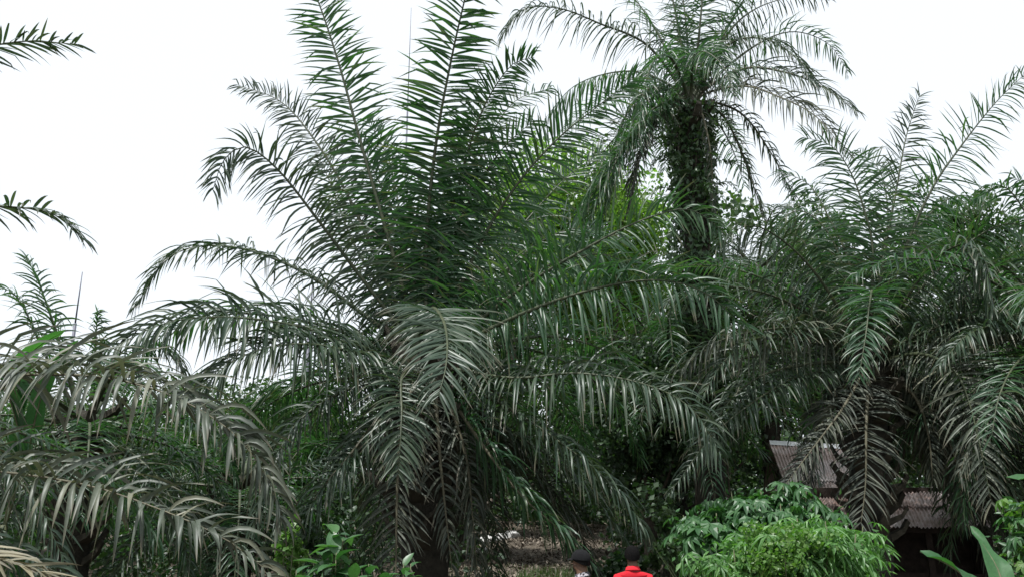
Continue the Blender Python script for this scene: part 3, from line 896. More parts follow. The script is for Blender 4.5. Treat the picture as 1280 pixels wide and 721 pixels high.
for k in range(420):
    D = rng.uniform(36, 46)
    px = rng.uniform(-500, 1800)
    x = (px - 640) / F * D
    cs.append((x, D, gz(x, D) + rng.uniform(0, 4.2)))
    rs.append(rng.uniform(.9, 1.6))
P = clump_points(np.array(cs), rs, 130, rng)
V, Q = leaf_cloud(P, .36, rng, up=.35)
o = link('distant_forest', mesh_np('distant_forest', V, Q, M['tree_mid'], False))
tag(o, 'far wood closing off the plantation', 'forest', kind='stuff')

# ---------------- hut with a rusty tin roof
def hut():
    ra, rb = at(962, 554, 21.5), at(1235, 570, 20.3)        # ridge ends
    ea, eb = at(1000, 657, 17.2), at(1262, 655, 16.3)       # eave ends
    cx = (ea + eb) / 2
    z0 = gz(cx[0], cx[1])
    B = np.array((ea[0], ea[1], z0))
    root = thing('tin_roofed_hut', 'low dark wooden hut with rusty corrugated tin roof', 'hut', B)
    ra, rb, ea, eb = ra - B, rb - B, ea - B, eb - B
    rg = np.random.default_rng(4)

    def slope(ea, eb, ra, rb, ns, lift=0.0):
        nrm = unit(np.cross(eb - ea, ra - ea))
        for course in range(2):
            for k in range(ns):
                u0, u1 = k / ns - .006, (k + 1) / ns + .006
                v0, v1 = (0.0, 0.53) if course == 0 else (0.48, 1.0)
                off = lift + 0.012 * (k % 2) + (0.028 if course else 0.0)
                nu, nv = 40, 3
                V = []
                tl = rg.uniform(-.02, .02)
                for j in range(nv):
                    for i in range(nu):
                        u = u0 + (u1 - u0) * i / (nu - 1)
                        v = v0 + (v1 - v0) * j / (nv - 1)
                        p = (ea * (1 - u) + eb * u) * (1 - v) + (ra * (1 - u) + rb * u) * v
                        h = 0.02 * math.sin(i / (nu - 1) * 2 * math.pi * 8)
                        if course == 0 and j == 0: p = p - unit(ra - ea) * (tl + .02)
                        V.append(p + nrm * (h + off))
                Q = [(j * nu + i, j * nu + i + 1, (j + 1) * nu + i + 1, (j + 1) * nu + i) for j in range(nv - 1) for i in range(nu - 1)]
                link('roof_sheet', mesh_np('roof_sheet', np.array(V), np.array(Q), M['tin'], True), root)

    slope(ea, ea + (eb - ea) * .36, ra, ra + (rb - ra) * .36, 3)
    l0, l1 = at(1058, 612, 18.4) - B, at(1240, 608, 17.6) - B
    slope(ea + (eb - ea) * .3 + np.array((0, 0, -.03)), eb, l0, l1, 5, -.02)
    rb = ra + (rb - ra) * .36
    eb_full, eb = eb, ea + (eb - ea) * .36
    # far slope, ridge cap
    back = ra + (ra - ea) * np.array((1, 1, -1)) * .9
    back2 = rb + (rb - eb) * np.array((1, 1, -1)) * .9
    V = []
    for j, (p, q) in enumerate(((ra, rb), (back, back2))):
        for i in range(200):
            u = i / 199
            V.append(p * (1 - u) + q * u + np.array((0, 0, .016 * math.sin(u * 2 * math.pi * 24) - .01)))
    Q = [(i, i + 1, 200 + i + 1, 200 + i) for i in range(199)]
    link('far_roof_slope', mesh_np('far_roof_slope', np.array(V), np.array(Q), M['tin']), root)
    dn = unit(ea - ra); db = unit(back - ra)
    V = []
    for i in range(12):
        u = i / 11
        p = ra * (1 - u) + rb * u + np.array((0, 0, .05))
        V += [p + dn * .2, p + np.array((0, 0, .04)), p + db * .2]
    Q = [(i * 3 + c, i * 3 + c + 1, i * 3 + c + 4, i * 3 + c + 3) for i in range(11) for c in (0, 1)]
    link('ridge_cap', mesh_np('ridge_cap', np.array(V), np.array(Q), M['tin_ridge'], False), root)
    # posts, gable boards, shade-giving back wall, low front boards, eave beam
    ax = unit((eb - ea) * np.array((1, 1, 0)))
    ay = unit((ra - ea) * np.array((1, 1, 0)))
    ang = math.atan2(ax[1], ax[0])
    Rz = Matrix.Rotation(ang, 3, 'Z')
    eb = eb_full
    wid = np.linalg.norm((eb - ea)[:2])
    front = ea * np.array((1, 1, 0)) + ay * .35 + ax * .3
    he = ea[2] + .1
    for k in range(4):
        p = front + ax * (wid - .6) * k / 3
        mb = MB().box((p[0], p[1], (he - .1) / 2), (.12, .12, he - .1), Rz)
        link('post', mb.mesh('post', M['wood']), root)
    mb = MB()
    p = front + ax * (wid - .6) / 2 - ay * .1
    mb.box((p[0], p[1], he - .16), (wid - .3, .07, .12), Rz)
    link('eave_beam', mb.mesh('eave_beam', M['wood']), root)
    for k in range(4):
        p = front + ax * (wid - .6) / 2 + ay * .12
        mb = MB().box((p[0], p[1], .1 + k * .17), (wid - .5, .03, .155), Rz)
        link('plank', mb.mesh('plank', M['wood']), root)
    depth = np.linalg.norm((ra - ea)[:2]) * 1.8
    for k in range(16):         # gable side boards
        y_ = .45 + k * (depth - .8) / 15
        p = ea * np.array((1, 1, 0)) + ay * y_ + ax * .3
        run = np.linalg.norm((ra - ea)[:2])
        hz = ea[2] + (ra[2] - ea[2]) * (1 - abs(y_ - run) / run) - .08
        mb = MB().box((p[0], p[1], hz / 2), (.03, (depth - .8) / 15 - .012, hz), Rz)
        link('plank', mb.mesh('plank', M['wood']), root)
    p = front + ax * (wid - .6) / 2 + ay * .95  # back wall set forward under the lean-to to keep the inside dark
    zt = min(l0[2], l1[2]) + .05
    mb = MB().box((p[0], p[1], zt / 2), (wid - .7, .04, zt), Rz)
    link('back_shade_wall', mb.mesh('back_shade_wall', M['wood']), root)
    for k in range(6):          # boards closing the far end, added to keep light out of the hut
        p = front + ax * (wid - .68) + ay * (.1 + .16 * k)
        mb = MB().box((p[0], p[1], he / 2), (.03, .148, he - .06), Rz)
        link('plank', mb.mesh('plank', M['wood']), root)


hut()

# ---------------- thin masts behind the trees
def mast(label, px, py_top, D, r):
    t = at(px, py_top, D)
    z0 = gz(t[0], t[1])
    H = t[2] - z0
    root = thing('mast', label, 'pole', (t[0], t[1], z0), 'thin poles standing behind the palms')
    link('pole', MB().tube([(0, 0, 0), (0, 0, H * .45), (0, 0, H * .8)], [r * 1.3, r * 1.1, r], 8).mesh('pole', M['metal_mast'], True), root)
    link('tip_rod', MB().tube([(0, 0, H * .8), (0, 0, H)], [r * .6, r * .3], 6).mesh('tip_rod', M['metal_mast'], True), root)


mast('thin dark pole rising alone into the sky at the far left', 103, 340, 30, .06)
mast('bluish pole seen below the arching left frond of the middle palm', 391, 350, 30, .08)
mast('very thin tall rod behind the tallest upright frond', 514, 10, 30, .035)


# ---------------- cassava, banana and broad-leaved plants
def lobed_leaf(name, lobes, ln, wd, mat, droop=.35):
    """palmate leaf: lobes fan out of the stalk end; stalk comes from -Y"""
    v, f = [], []
    for k in range(lobes):
        a = (k - (lobes - 1) / 2) * (4.1 / lobes)
        c, s = math.sin(a), math.cos(a)
        l = ln * (1 - .32 * abs(a) / 2.05)
        n = len(v)
        def P(t, x, z):
            return (c * t + s * x, s * t - c * x, z)
        v += [P(0, 0, 0), P(l * .45, wd, -droop * l * .12 + .006), P(l * .45, 0, -droop * l * .16), P(l * .45, -wd, -droop * l * .12 + .006),
              P(l * .8, wd * .7, -droop * l * .5), P(l * .8, -wd * .7, -droop * l * .5), P(l, 0, -droop * l * .95)]
        f += [[n, n + 2, n + 1], [n, n + 3, n + 2], [n + 1, n + 2, n + 4], [n + 2, n + 3, n + 5], [n + 2, n + 5, n + 6], [n + 2, n + 6, n + 4]]
    return mesh_np(name, v, f, mat, False)


CL = {}
for key, mat, lobes, ln, wd in (('narrow', 'cassava', 7, .19, .014), ('narrow2', 'cassava', 5, .17, .016), ('wide', 'cassava_dark', 7, .2, .032), ('wide2', 'cassava_dark', 5, .22, .036),
                                ('edge', 'lime', 6, .15, .03)):
    CL[key] = [lobed_leaf('cassava_leaf', lobes, ln, wd, M[mat], d) for d in (.35, .6, .9)]


def cassava(label, px, D, ztop, spread, nstem, nleaf, kinds, seed, group, lscale=1.0, inner=None, low=.3):
    rg = np.random.default_rng(seed)
    x = (px - 640) / F * D
    z0 = gz(x, D)
    root = thing('cassava_plant', label, 'plant', (x, D, z0), group)
    H = ztop - z0
    tips = []
    mb = MB()
    for k in range(nstem):
        a = k * 2.4 + seed
        r = spread * math.sqrt((k + .5) / nstem)
        e = np.array((r * math.cos(a), r * math.sin(a) * .8, H * rg.uniform(.86, .98) - .12 * r))
        m_ = e * np.array((.55, .55, .5))
        mb.tube([(0.06 * math.cos(a), 0.06 * math.sin(a), 0), m_, e], [.016, .012, .007], 5)
        tips.append((m_, e))
    link('stem', mb.mesh('cassava_stem', M['stem'], True), root)
    for k in range(nleaf):
        m_, e = tips[k % nstem]
        q = low + (1 - low) * rg.random() ** .6
        p = m_ * (1 - q) * 1.0 + e * q if q < 1 else e
        if q < .55: p = p * np.array((1, 1, .95))
        a = rg.uniform(0, 2 * math.pi)
        rr = rg.uniform(.06, .26)
        pos = p + np.array((rr * math.cos(a), rr * math.sin(a), rg.uniform(-.05, .12)))
        kind = kinds[int(rg.integers(len(kinds)))]
        o = link('leaf', CL[kind][int(rg.integers(3))], root, pos)
        o.rotation_euler = (rg.uniform(-.75, .05), rg.uniform(-.35, .35), a - math.pi / 2)
        s = lscale * rg.uniform(.65, 1.2)
        o.scale = (s, s, s)
    if inner:
        P = []
        for m_, e in tips:
            t = rg.uniform(.1, .92, (90, 1))
            P.append(m_ * (1 - t) + e * t + rg.normal(0, .13, (90, 3)))
        V, Q = leaf_cloud(np.concatenate(P), .1, rg, up=.4, aspect=.2)
        o = link('inner_foliage', mesh_np('inner_foliage', V, Q, M[inner], False), root); o['kind'] = 'stuff'
    return root


GC = 'cassava plants in front of the hut'
for i, (px, D, zt, lab) in enumerate([
        (908, 9.3, 1.72, 'bright cassava plant at the inner end of the row, beside the red shirt'),
        (938, 9.6, 1.80, 'bright narrow-leaved cassava plant below the darker cassava'),
        (970, 9.2, 1.84, 'bright cassava plant in the middle of the front row'),
        (1000, 9.7, 2.02, 'tallest bright cassava plant of the front row'),
        (1015, 9.4, 2.0, 'bright drooping cassava plant second from the hut opening'),
        (1032, 9.8, 1.96, 'bright narrow-leaved cassava plant nearest the dark hut opening')]):
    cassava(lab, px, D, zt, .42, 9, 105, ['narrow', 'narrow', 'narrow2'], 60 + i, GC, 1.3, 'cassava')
for i, (px, D, zt, lab) in enumerate([
        (885, 11.0, 2.12, 'dark broad-lobed cassava plant under the arching frond'),
        (915, 11.3, 2.38, 'dark cassava plant below the roof corner'),
        (960, 11.2, 2.42, 'tall dark cassava plant in front of the roof slope'),
        (985, 11.4, 2.30, 'dark cassava plant beside the hanging dead frond')]):
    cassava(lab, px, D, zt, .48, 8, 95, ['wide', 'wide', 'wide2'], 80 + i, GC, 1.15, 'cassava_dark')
for i, (px, D, zt, lab) in enumerate([
        (1275, 8.4, 2.3, 'yellow-green lobed plant at the right edge above the banana leaf'),
        (1300, 8.0, 2.0, 'green lobed plant cut off by the right edge')]):
    cassava(lab, px, D, zt, .36, 8, 100, ['edge', 'edge', 'wide'], 90 + i, 'leafy plants at the right edge', .9, 'cassava_dark', low=.1)


def leafy_shrub(label, px, D, ztop, rx, n, leaf, mat, seed, zc=.5, name='leafy_shrub'):
    rg = np.random.default_rng(seed)
    x = (px - 640) / F * D
    z0 = gz(x, D)
    root = thing(name, label, 'shrub', (x, D, z0))
    H = ztop - z0
    k = 26
    p = unit(rg.normal(size=(k, 3))) * (rg.uniform(.2, 1, (k, 1)) ** .5) * np.array((rx, rx * .8, H * (1 - zc))) + np.array((0, 0, H * zc))
    P = clump_points(p, rg.uniform(.1, .22, k) * min(1.3, rx / .4), n // k, rg)
    P[:, 2] = np.clip(P[:, 2], .05, None)
    V, Q = leaf_cloud(P, leaf, rg, up=.5)
    o = link('foliage', mesh_np('shrub_foliage', V, Q, M[mat], False), root); o['kind'] = 'stuff'
    mb = MB()
    for i in range(10):
        mb.tube([(0, 0, 0), p[i] * .5, p[i]], [.015, .01, .004], 5, cap=False)
    link('stem', mb.mesh('shrub_stem', M['stem'], True), root)


leafy_shrub('small-leaved yellow-green shrub tucked among the bright cassava', 965, 9.05, 1.86, .55, 3200, .05, 'lime', 101, .87)
leafy_shrub('small sunlit shrub in the dark gap left of the broad-leaved plant', 378, 11.0, 2.08, .22, 700, .08, 'lime', 102, .7)
leafy_shrub('dark shrub beside the trunk of the middle palm', 395, 11.6, 1.9, .5, 2600, .09, 'tree_dark', 103, .5)
leafy_shrub('loose green shrub behind the red shirt', 835, 14.0, 2.0, .7, 3600, .1, 'tree_mid', 104, .5)
leafy_shrub('low green shrub beside the walkers', 770, 15.0, 1.2, .7, 2600, .1, 'tree_dark', 105, .5)


def ovate_leaf(name, ln, wd, mat, droop, seg=5):
    v, f = [], []
    prof = [.08, .75, 1, .9, .55, .02]
    for k in range(seg + 1):
        t = k / seg
        z = -droop * ln * t * t
        y = ln * t * (1 - .15 * droop * t)
        v += [(-wd * prof[k], y, z + wd * prof[k] * .35), (0, y, z), (wd * prof[k], y, z + wd * prof[k] * .35)]
    for k in range(seg):
        for c in (0, 1):
            a = k * 3 + c
            f.append([a, a + 1, a + 4, a + 3])
    return mesh_np(name, v, f, mat, True)


OV = [ovate_leaf('broad_leaf', .24, .06, M['broad'], d) for d in (.2, .45, .8)]


def broad_plant(label, px, D, ztop, nstem, spread, seed, scale=1.0, per=15):
    rg = np.random.default_rng(seed)
    x = (px - 640) / F * D
    z0 = gz(x, D)
    root = thing('broad_leaved_plant', label, 'plant', (x, D, z0), 'broad-leaved plants at the bottom of the picture')
    H = ztop - z0
    mb = MB()
    for k in range(nstem):
        a = k * 2.4 + seed
        r = spread * math.sqrt(k / max(1, nstem - 1)) if nstem > 1 else 0
        e = np.array((r * math.cos(a), r * math.sin(a), H * (1 - .18 * rg.random())))
        mb.tube([e * np.array((.3, .3, 0)), e * np.array((.7, .7, .5)), e], [.014, .011, .006], 5)
        for i in range(per):
            q = .35 + .65 * (i + .5) / per
            p = e * np.array((.3 + .7 * q, .3 + .7 * q, q))
            o = link('leaf', OV[int(rg.integers(3))], root, p)
            s = scale * rg.uniform(.75, 1.2) * (1.15 - .5 * q ** 3)
            o.scale = (s, s, s)
            o.rotation_euler = (rg.uniform(-.2, .5) + (.6 if i >= per - 2 else 0), rg.uniform(-.3, .3), i * 2.2 + rg.uniform(-.5, .5))
    link('stem', mb.mesh('plant_stem', M['stem'], True), root)


broad_plant('tall broad-leaved green plant left of the hanging dead frond', 428, 8.2, 1.92, 4, .14, 111, 1.6, 24)
broad_plant('low broad-leaved plant just beside the hanging dead frond', 470, 8.0, 1.62, 5, .22, 112, 1.1)
broad_plant('low broad-leaved plant under the middle palm', 520, 8.1, 1.60, 5, .24, 113, 1.0)
broad_plant('low broad-leaved plant at the foot of the dark shrub', 400, 8.6, 1.55, 4, .22, 114, 1.1)


def banana_blade(pts, wd, seed, base):
    rg = np.random.default_rng(seed)
    R, ln = resample([np.array(p) - base for p in pts], 26)
    T = unit(np.gradient(R, axis=0))
    z = np.array((0, 0, 1.0))
    V = []
    n0 = None
    for i in range(26):
        u = i / 25
        nn = z - T[i] * (z @ T[i])
        if n0 is None or np.linalg.norm(nn) > .2: n0 = unit(nn)
        s = np.cross(T[i], n0)
        pw = 0.0 if u < .12 else math.sin(min(1, (u - .12) / .25) * math.pi / 2) * (1 - max(0, (u - .6) / .4) ** 2.2)
        ww = max(.012, wd * pw)
        for k in (-1, -.5, 0, .5, 1):
            wave = .03 * math.sin(u * 26 + k * 2) * abs(k) * (1 if pw else 0)
            V.append(R[i] + s * ww * k + n0 * (abs(k) * ww * .38 + wave - (abs(k) > .8) * ww * .1))
    Q = np.array([(i * 5 + c, i * 5 + c + 1, (i + 1) * 5 + c + 1, (i + 1) * 5 + c) for i in range(25) for c in range(4)])
    return np.array(V), Q, R


def banana(label, bx, D, leaves, seed, h=.5):
    x = (bx - 640) / F * D
    z0 = gz(x, D)
    B = np.array((x, D, z0))
    root = thing('banana_plant', label, 'banana plant', B, 'banana plants')
    link('false_stem', MB().tube([(0, 0, 0), (0.01, 0, h * .5), (0, 0.01, h)], [.11, .09, .06], 10).mesh('false_stem', M['stem'], True), root)
    for k, (spec, wd) in enumerate(leaves):
        pts = [B + np.array((0, 0, h * .9))] + px_frond(spec)
        V, Q, R = banana_blade(pts, wd, seed + k, B)
        lf = link('leaf', mesh_np('banana_leaf', V, Q, M['banana'], True), root)
        mb = MB().tube(R - np.array((0, 0, .008)), np.linspace(.028, .004, 26), 5)
        link('midrib', mb.mesh('midrib', M['stem'], True), lf)


banana('banana plant with upright young leaf in the bottom right corner', 1255, 7.0, [
    ([(1262, 760, 6.9), (1248, 712, 7.0), (1230, 682, 7.15), (1214, 657, 7.3)], .095),
    ([(1232, 748, 6.8), (1205, 718, 6.85), (1178, 700, 6.95), (1150, 688, 7.05)], .085),
    ([(1290, 760, 7.2), (1308, 660, 7.5), (1300, 602, 7.7), (1258, 596, 7.8)], .075),
    ([(1290, 770, 7.1), (1330, 735, 7.2), (1370, 735, 7.3)], .14)], 120, .55)
banana('banana plant with torn leaf behind the near fronds at the left edge', 30, 12.5, [
    ([(25, 560, 12.5), (22, 490, 12.4), (40, 440, 12.3), (82, 412, 12.2)], .24),
    ([(25, 560, 12.5), (5, 480, 12.3), (-25, 440, 12.2), (-60, 430, 12.1)], .3),
    ([(35, 560, 12.5), (50, 500, 12.4), (72, 450, 12.3), (98, 425, 12.2)], .14)], 130, 1.8)

# ---------------- leaf litter, grass, pale stones in the clearing
rng = np.random.default_rng(12)
n = 9000
D = rng.uniform(9, 40, n)
px = rng.uniform(520, 860, n)
x = (px - 640) / F * D
P = np.stack([x, D, np.array([gz(a, b) for a, b in zip(x, D)]) + rng.uniform(.0, .05, n)], 1)
V, Q = leaf_cloud(P, .2, rng, up=2.5, aspect=.2, droop=.0)
o = link('leaf_litter', mesh_np('leaf_litter', V, Q, M['litter'], False))
tag(o, 'dry brown leaf litter on the ground of the clearing', 'leaf litter', kind='stuff')


def grass(name, label, boxes, seed):
    rg = np.random.default_rng(seed)
    Vs = []
    for (x0, x1, y0, y1, h, n) in boxes:
        for k in range(n):
            D = rg.uniform(y0, y1)
            x = (rg.uniform(x0, x1) - 640) / F * D
            z0 = gz(x, D) - .02
            a = rg.uniform(0, 6.28)
            d = np.array((math.cos(a), math.sin(a), 0))
            s = np.array((-d[1], d[0], 0)) * .007
            hh = h * rg.uniform(.5, 1.2)
            lean = rg.uniform(.1, .6) * hh
            b = np.array((x, D, z0))
            m_ = b + d * lean * .3 + np.array((0, 0, hh * .6))
            e = b + d * lean + np.array((0, 0, hh))
            Vs += [b - s, b + s, m_ + s * .8, m_ - s * .8, e + s * .1, e - s * .1]
    V = np.array(Vs)
    i = np.arange(len(V) // 6)[:, None] * 6
    Q = np.concatenate([i + np.array((0, 1, 2, 3)), i + np.array((3, 2, 4, 5))], 0)
    o = link(name, mesh_np(name, V, Q, M['grass'], False))
    tag(o, label, 'grass', kind='stuff')


grass('grass', 'green grass patches on the path round the two walkers', [(560, 860, 13, 24, .14, 2600), (645, 720, 19, 22, .26, 900), (300, 1300, 6, 13, .2, 4000)], 13)
grass('tall_grass', 'tuft of tall yellow-green grass below the bright cassava', [(872, 906, 8.8, 9.3, 1.4, 420)], 14)


def rock(px, D, s, seed, label):
    rg = np.random.default_rng(seed)
    import bmesh
    bm = bmesh.new()
    bmesh.ops.create_icosphere(bm, subdivisions=2, radius=1)
    for v in bm.verts:
        k = 1 + rg.uniform(-.18, .18)
        v.co = Vector((v.co.x * s * 1.5 * k, v.co.y * s * k, v.co.z * s * .8 * k))
    me = bpy.data.meshes.new('pale_rock')
    bm.to_mesh(me); bm.free()
    me.materials.append(M['pale_stone'])
    x = (px - 640) / F * D
    o = link('pale_rock', me, None, (x, D, gz(x, D) + s * .4), (0, 0, seed))
    tag(o, label, 'rock', 'pale stones at the far end of the clearing')


rock(612, 30, .28, 1, 'largest pale stone beside the trunk of the middle palm')
rock(627, 31, .22, 2, 'middle pale stone in the sunlit end of the clearing')
rock(640, 33, .24, 3, 'pale stone farthest into the clearing')
rock(605, 27, .16, 4, 'small pale stone nearest the dead fronds')

# ---------------- the two walkers
def fabric(name, stops, scale, rough=.85):
    return plain_mat(name, stops, scale, rough, .15)


M['skin'] = plain_mat('brown_skin', [(0.3, (0.10, 0.055, 0.035)), (0.7, (0.15, 0.085, 0.055))], 10, .55, .05)
M['hair'] = plain_mat('black_hair', [(0.3, (0.003, 0.003, 0.003)), (0.7, (0.007, 0.006, 0.006))], 60, .8, .6, spec=.1)
M['red'] = fabric('red_polo_cloth', [(0.3, (0.50, 0.012, 0.022)), (0.7, (0.58, 0.02, 0.032))], 5, .9)
M['yellow'] = fabric('yellow_piping', [(0.3, (0.75, 0.5, 0.2)), (0.7, (0.85, 0.6, 0.3))], 8)
M['navy'] = fabric('dark_trousers', [(0.3, (0.012, 0.014, 0.02)), (0.7, (0.03, 0.032, 0.04))], 8)
M['capcloth'] = fabric('black_cap_cloth', [(0.3, (0.004, 0.004, 0.005)), (0.7, (0.009, 0.009, 0.01))], 20, 1.0)
M['shoe'] = fabric('dark_shoe', [(0.3, (0.02, 0.017, 0.015)), (0.7, (0.04, 0.035, 0.03))], 8)


def camo():
    m, t, b = nodes_of('patterned_shirt_cloth')
    tc = t.nodes.new('ShaderNodeTexCoord')
    v = t.nodes.new('ShaderNodeTexVoronoi')
    v.inputs['Scale'].default_value = 24
    n = t.nodes.new('ShaderNodeTexNoise')
    n.inputs['Scale'].default_value = 12
    mx = t.nodes.new('ShaderNodeMix'); mx.data_type = 'RGBA'
    mx.inputs['Factor'].default_value = .3
    t.links.new(tc.outputs['Object'], mx.inputs[6])
    t.links.new(tc.outputs['Object'], n.inputs['Vector'])
    t.links.new(n.outputs['Color'], mx.inputs[7])
    t.links.new(mx.outputs[2], v.inputs['Vector'])
    sep = t.nodes.new('ShaderNodeSeparateColor')
    t.links.new(v.outputs['Color'], sep.inputs[0])
    c = ramp(t, sep.outputs[0], [(0.0, (0.012, 0.012, 0.016)), (0.36, (0.07, 0.067, 0.08)), (0.6, (0.19, 0.18, 0.20)), (0.85, (0.34, 0.32, 0.34))])
    c.node.color_ramp.interpolation = 'CONSTANT'
    t.links.new(c, b.inputs['Base Color'])
    b.inputs['Roughness'].default_value = .85
    return m


M['camo'] = camo()


def skin_obj(name, J, E, mat, parent, rootj, sub=2):
    """J: {joint: (x, y, z, rx, ry)} grown with a Skin modifier along the edges E"""
    names = list(J)
    me = bpy.data.meshes.new(name)
    me.from_pydata([J[k][:3] for k in names], [(names.index(a), names.index(b)) for a, b in E], [])
    me.update()
    me.materials.append(mat)
    o = link(name, me, parent)
    mod = o.modifiers.new('skin', 'SKIN')
    mod.use_smooth_shade = True
    for i, k in enumerate(names):
        d = me.skin_vertices[0].data[i]
        d.radius = (J[k][3], J[k][4])
        d.use_root = k == rootj
    sb = o.modifiers.new('subsurf', 'SUBSURF')
    sb.levels = sub
    sb.render_levels = sub
    # freeze into a plain mesh
    dg = bpy.context.evaluated_depsgraph_get()
    m2 = bpy.data.meshes.new_from_object(o.evaluated_get(dg))
    o.modifiers.clear()
    o.data = m2
    m2.name = name
    return o


def uv_cap(name, c, r, mat, parent, zmin=-1.0, facing=-1, brow=.25, seg=20, rings=12):
    """dome following the skull; cut lower at the nape than at the brow"""
    V, Q = [], []
    for j in range(rings + 1):
        for i in range(seg):
            a = 2 * math.pi * i / seg
            low = zmin + (brow - zmin) * (0.5 + 0.5 * math.sin(a)) ** 1.2      # sin a = +1 is the face
            th = (math.pi / 2) * (1 - j / rings) if j < rings else 0
            zt = 1 - (1 - low) * (1 - (1 - j / rings))
            zt = 1 - (1 - low) * (j / rings)
            rr = math.sqrt(max(0.0004, 1 - zt * zt)) if zt > 0 else 1 - .18 * zt * zt
            V.append((c[0] + r[0] * rr * math.cos(a), c[1] + r[1] * rr * math.sin(a), c[2] + r[2] * zt))
    for j in range(rings):
        for i in range(seg):
            Q.append((j * seg + i, j * seg + (i + 1) % seg, (j + 1) * seg + (i + 1) % seg, (j + 1) * seg + i))
    return link(name, mesh_np(name, np.array(V), np.array(Q), mat), parent)


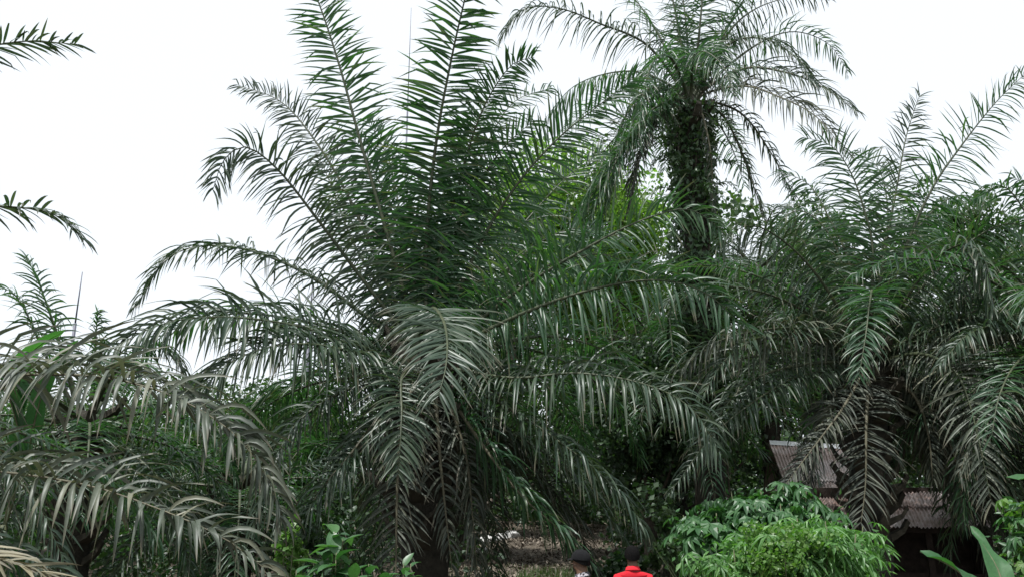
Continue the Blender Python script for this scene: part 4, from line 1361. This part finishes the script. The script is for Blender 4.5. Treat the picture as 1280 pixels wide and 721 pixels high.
def person(label, px, D, height, turn, shirt, cap, seed):
    x = (px - 640) / F * D
    z0 = gz(x, D)
    root = thing('person', label, 'person', (x, D, z0), None, 0.0)
    root.rotation_euler.z = turn
    k = height / 1.70
    def S(d): return {a: tuple(v * k for v in b) for a, b in d.items()}
    # faces +Y, walking
    J = dict(pelvis=(0, 0, .92, .13, .10), waist=(0, 0, 1.06, .125, .09), chest=(0, 0, 1.26, .135, .085), upper=(0, .0, 1.37, .10, .065),
             neck=(0, -.005, 1.465, .055, .058), neck2=(0, .01, 1.51, .055, .058), jaw=(0, .025, 1.555, .062, .075), head=(0, .02, 1.615, .075, .092), crown=(0, .01, 1.665, .06, .075),
             nose=(0, .118, 1.59, .012, .014), earl=(-.086, -.005, 1.585, .018, .026), earr=(.086, -.005, 1.585, .018, .026),
             shl=(-.165, -.01, 1.375, .052, .052), shr=(.165, -.01, 1.375, .052, .052),
             ell=(-.235, -.04, 1.12, .042, .045), elr=(.235, .0, 1.12, .042, .045),
             wrl=(-.235, .06, .89, .03, .026), wrr=(.24, .12, .91, .03, .026), hal=(-.23, .09, .81, .034, .018), har=(.235, .16, .835, .034, .018),
             hipl=(-.09, 0, .86, .095, .095), hipr=(.09, 0, .86, .095, .095),
             knl=(-.10, .10, .48, .06, .062), knr=(.10, -.04, .48, .06, .062),
             anl=(-.10, .14, .085, .04, .042), anr=(.10, -.22, .12, .04, .042), tol=(-.11, .30, .035, .04, .028), tor=(.11, -.09, .035, .04, .028))
    E = [('pelvis', 'waist'), ('waist', 'chest'), ('chest', 'upper'), ('upper', 'neck'), ('neck', 'neck2'), ('neck2', 'jaw'), ('jaw', 'head'), ('head', 'crown'),
         ('jaw', 'nose'), ('head', 'earl'), ('head', 'earr'), ('upper', 'shl'), ('upper', 'shr'), ('shl', 'ell'), ('shr', 'elr'), ('ell', 'wrl'), ('elr', 'wrr'), ('wrl', 'hal'), ('wrr', 'har'),
         ('pelvis', 'hipl'), ('pelvis', 'hipr'), ('hipl', 'knl'), ('hipr', 'knr'), ('knl', 'anl'), ('knr', 'anr'), ('anl', 'tol'), ('anr', 'tor')]
    # five fingers on each hand
    for h, sx in (('hal', -1), ('har', 1)):
        b = J[h]
        for i, (dx, dy, l) in enumerate(((.0, .028, .07), (.0, .010, .082), (.0, -.008, .078), (.0, -.024, .062))):
            n1, n2 = h + 'f%d' % i, h + 'g%d' % i
            J[n1] = (b[0] - sx * .004, b[1] + dy, b[2] - .045, .0095, .0095)
            J[n2] = (b[0] - sx * .02, b[1] + dy + .012, b[2] - .045 - l * .8, .0075, .0075)
            E += [(h, n1), (n1, n2)]
        J[h + 't'] = (b[0] - sx * .022, b[1] + .04, b[2] - .01, .011, .011)
        J[h + 'u'] = (b[0] - sx * .03, b[1] + .055, b[2] - .045, .009, .009)
        E += [(h, h + 't'), (h + 't', h + 'u')]
    skin_obj('body', S(J), E, M['skin'], root, 'pelvis')
    g = .022
    Js = dict(hem=(0, 0, .84, .155, .12), waist=(0, 0, 1.04, .15, .112), chest=(0, -.005, 1.25, .178, .13), upper=(0, -.012, 1.38, .155, .118), coll=(0, -.006, 1.445, .072, .07),
              shl=(-.165, -.012, 1.352, .075, .078), shr=(.165, -.012, 1.352, .075, .078), sll=(-.218, -.03, 1.19, .066, .066), slr=(.218, -.008, 1.19, .066, .066))
    so = skin_obj('shirt', S(Js), [('hem', 'waist'), ('waist', 'chest'), ('chest', 'upper'), ('upper', 'coll'), ('upper', 'shl'), ('upper', 'shr'), ('shl', 'sll'), ('shr', 'slr')], M[shirt], root, 'chest')
    # collar band
    V = []
    for j, (zz, rr) in enumerate(((1.43, .086), (1.474, .068), (1.48, .072), (1.44, .09))):
        for i in range(18):
            a = 2 * math.pi * i / 18
            V.append((k * rr * math.cos(a), k * (rr * math.sin(a) * .98 - .002), k * (zz - .018 * math.sin(a))))
    Q = np.array([(j * 18 + i, j * 18 + (i + 1) % 18, (j + 1) * 18 + (i + 1) % 18, (j + 1) * 18 + i) for j in range(3) for i in range(18)])
    link('collar', mesh_np('collar', np.array(V), Q, M[shirt]), so)
    if shirt == 'red':
        for sx in (-1, 1):
            p = [(sx * (.13 + .09 * t) * k, -.075 * k + .012 * k * t, (1.425 - .05 * t - .16 * t * t) * k) for t in np.linspace(.45, 1, 8)]
            link('piping', MB().tube(p, .006 * k, 6).mesh('piping', M['yellow'], True), so)
    Jt = dict(pelvis=(0, 0, .92, .15, .115), hipl=(-.09, 0, .83, .105, .105), hipr=(.09, 0, .83, .105, .105), knl=(-.10, .10, .48, .078, .08), knr=(.10, -.04, .48, .078, .08),
              anl=(-.10, .135, .11, .062, .066), anr=(.10, -.20, .15, .062, .066))
    skin_obj('trousers', S(Jt), [('pelvis', 'hipl'), ('pelvis', 'hipr'), ('hipl', 'knl'), ('hipr', 'knr'), ('knl', 'anl'), ('knr', 'anr')], M['navy'], root, 'pelvis')
    for nm, a, b in (('l', (-.10, .11, .05), (-.112, .33, .03)), ('r', (.10, -.25, .06), (.112, -.06, .03))):
        P = np.linspace(np.array(a) * k, np.array(b) * k, 6)
        link('shoe', MB().tube(P, [.04, .052, .05, .052, .05, .03], 10, True, .75).mesh('shoe', M['shoe'], True), root)
    hc = (0, .012 * k, 1.605 * k)
    if cap:
        c_ = uv_cap('cap', (0, .012 * k, 1.62 * k), (.096 * k, .112 * k, .105 * k), M['capcloth'], root, -.1, brow=.12)
        V = []
        for j in range(5):
            for i in range(11):
                a = math.pi * (.16 + .68 * i / 10)
                ro = 1 + .62 * j / 4 * math.sin(a) ** 2
                V.append((.094 * k * math.cos(a), hc[1] + .11 * k * math.sin(a) * ro, (1.632 - .018 * j / 4) * k))
        Q = np.array([(j * 11 + i, j * 11 + i + 1, (j + 1) * 11 + i + 1, (j + 1) * 11 + i) for j in range(4) for i in range(10)])
        link('brim', mesh_np('brim', np.array(V), Q, M['capcloth']), c_)
        uv_cap('hair', (0, .008 * k, 1.60 * k), (.088 * k, .104 * k, .1 * k), M['hair'], root, -.45, brow=.3)
    else:
        uv_cap('hair', hc, (.088 * k, .106 * k, .108 * k), M['hair'], root, -.5, brow=.35)
    return root


person('person in red polo shirt with short black hair walking away', 783, 9.3, 1.67, .0, 'red', False, 1)
person('person in black cap and grey patterned shirt looking to the side', 723, 9.0, 1.66, 1.0, 'camo', True, 2)
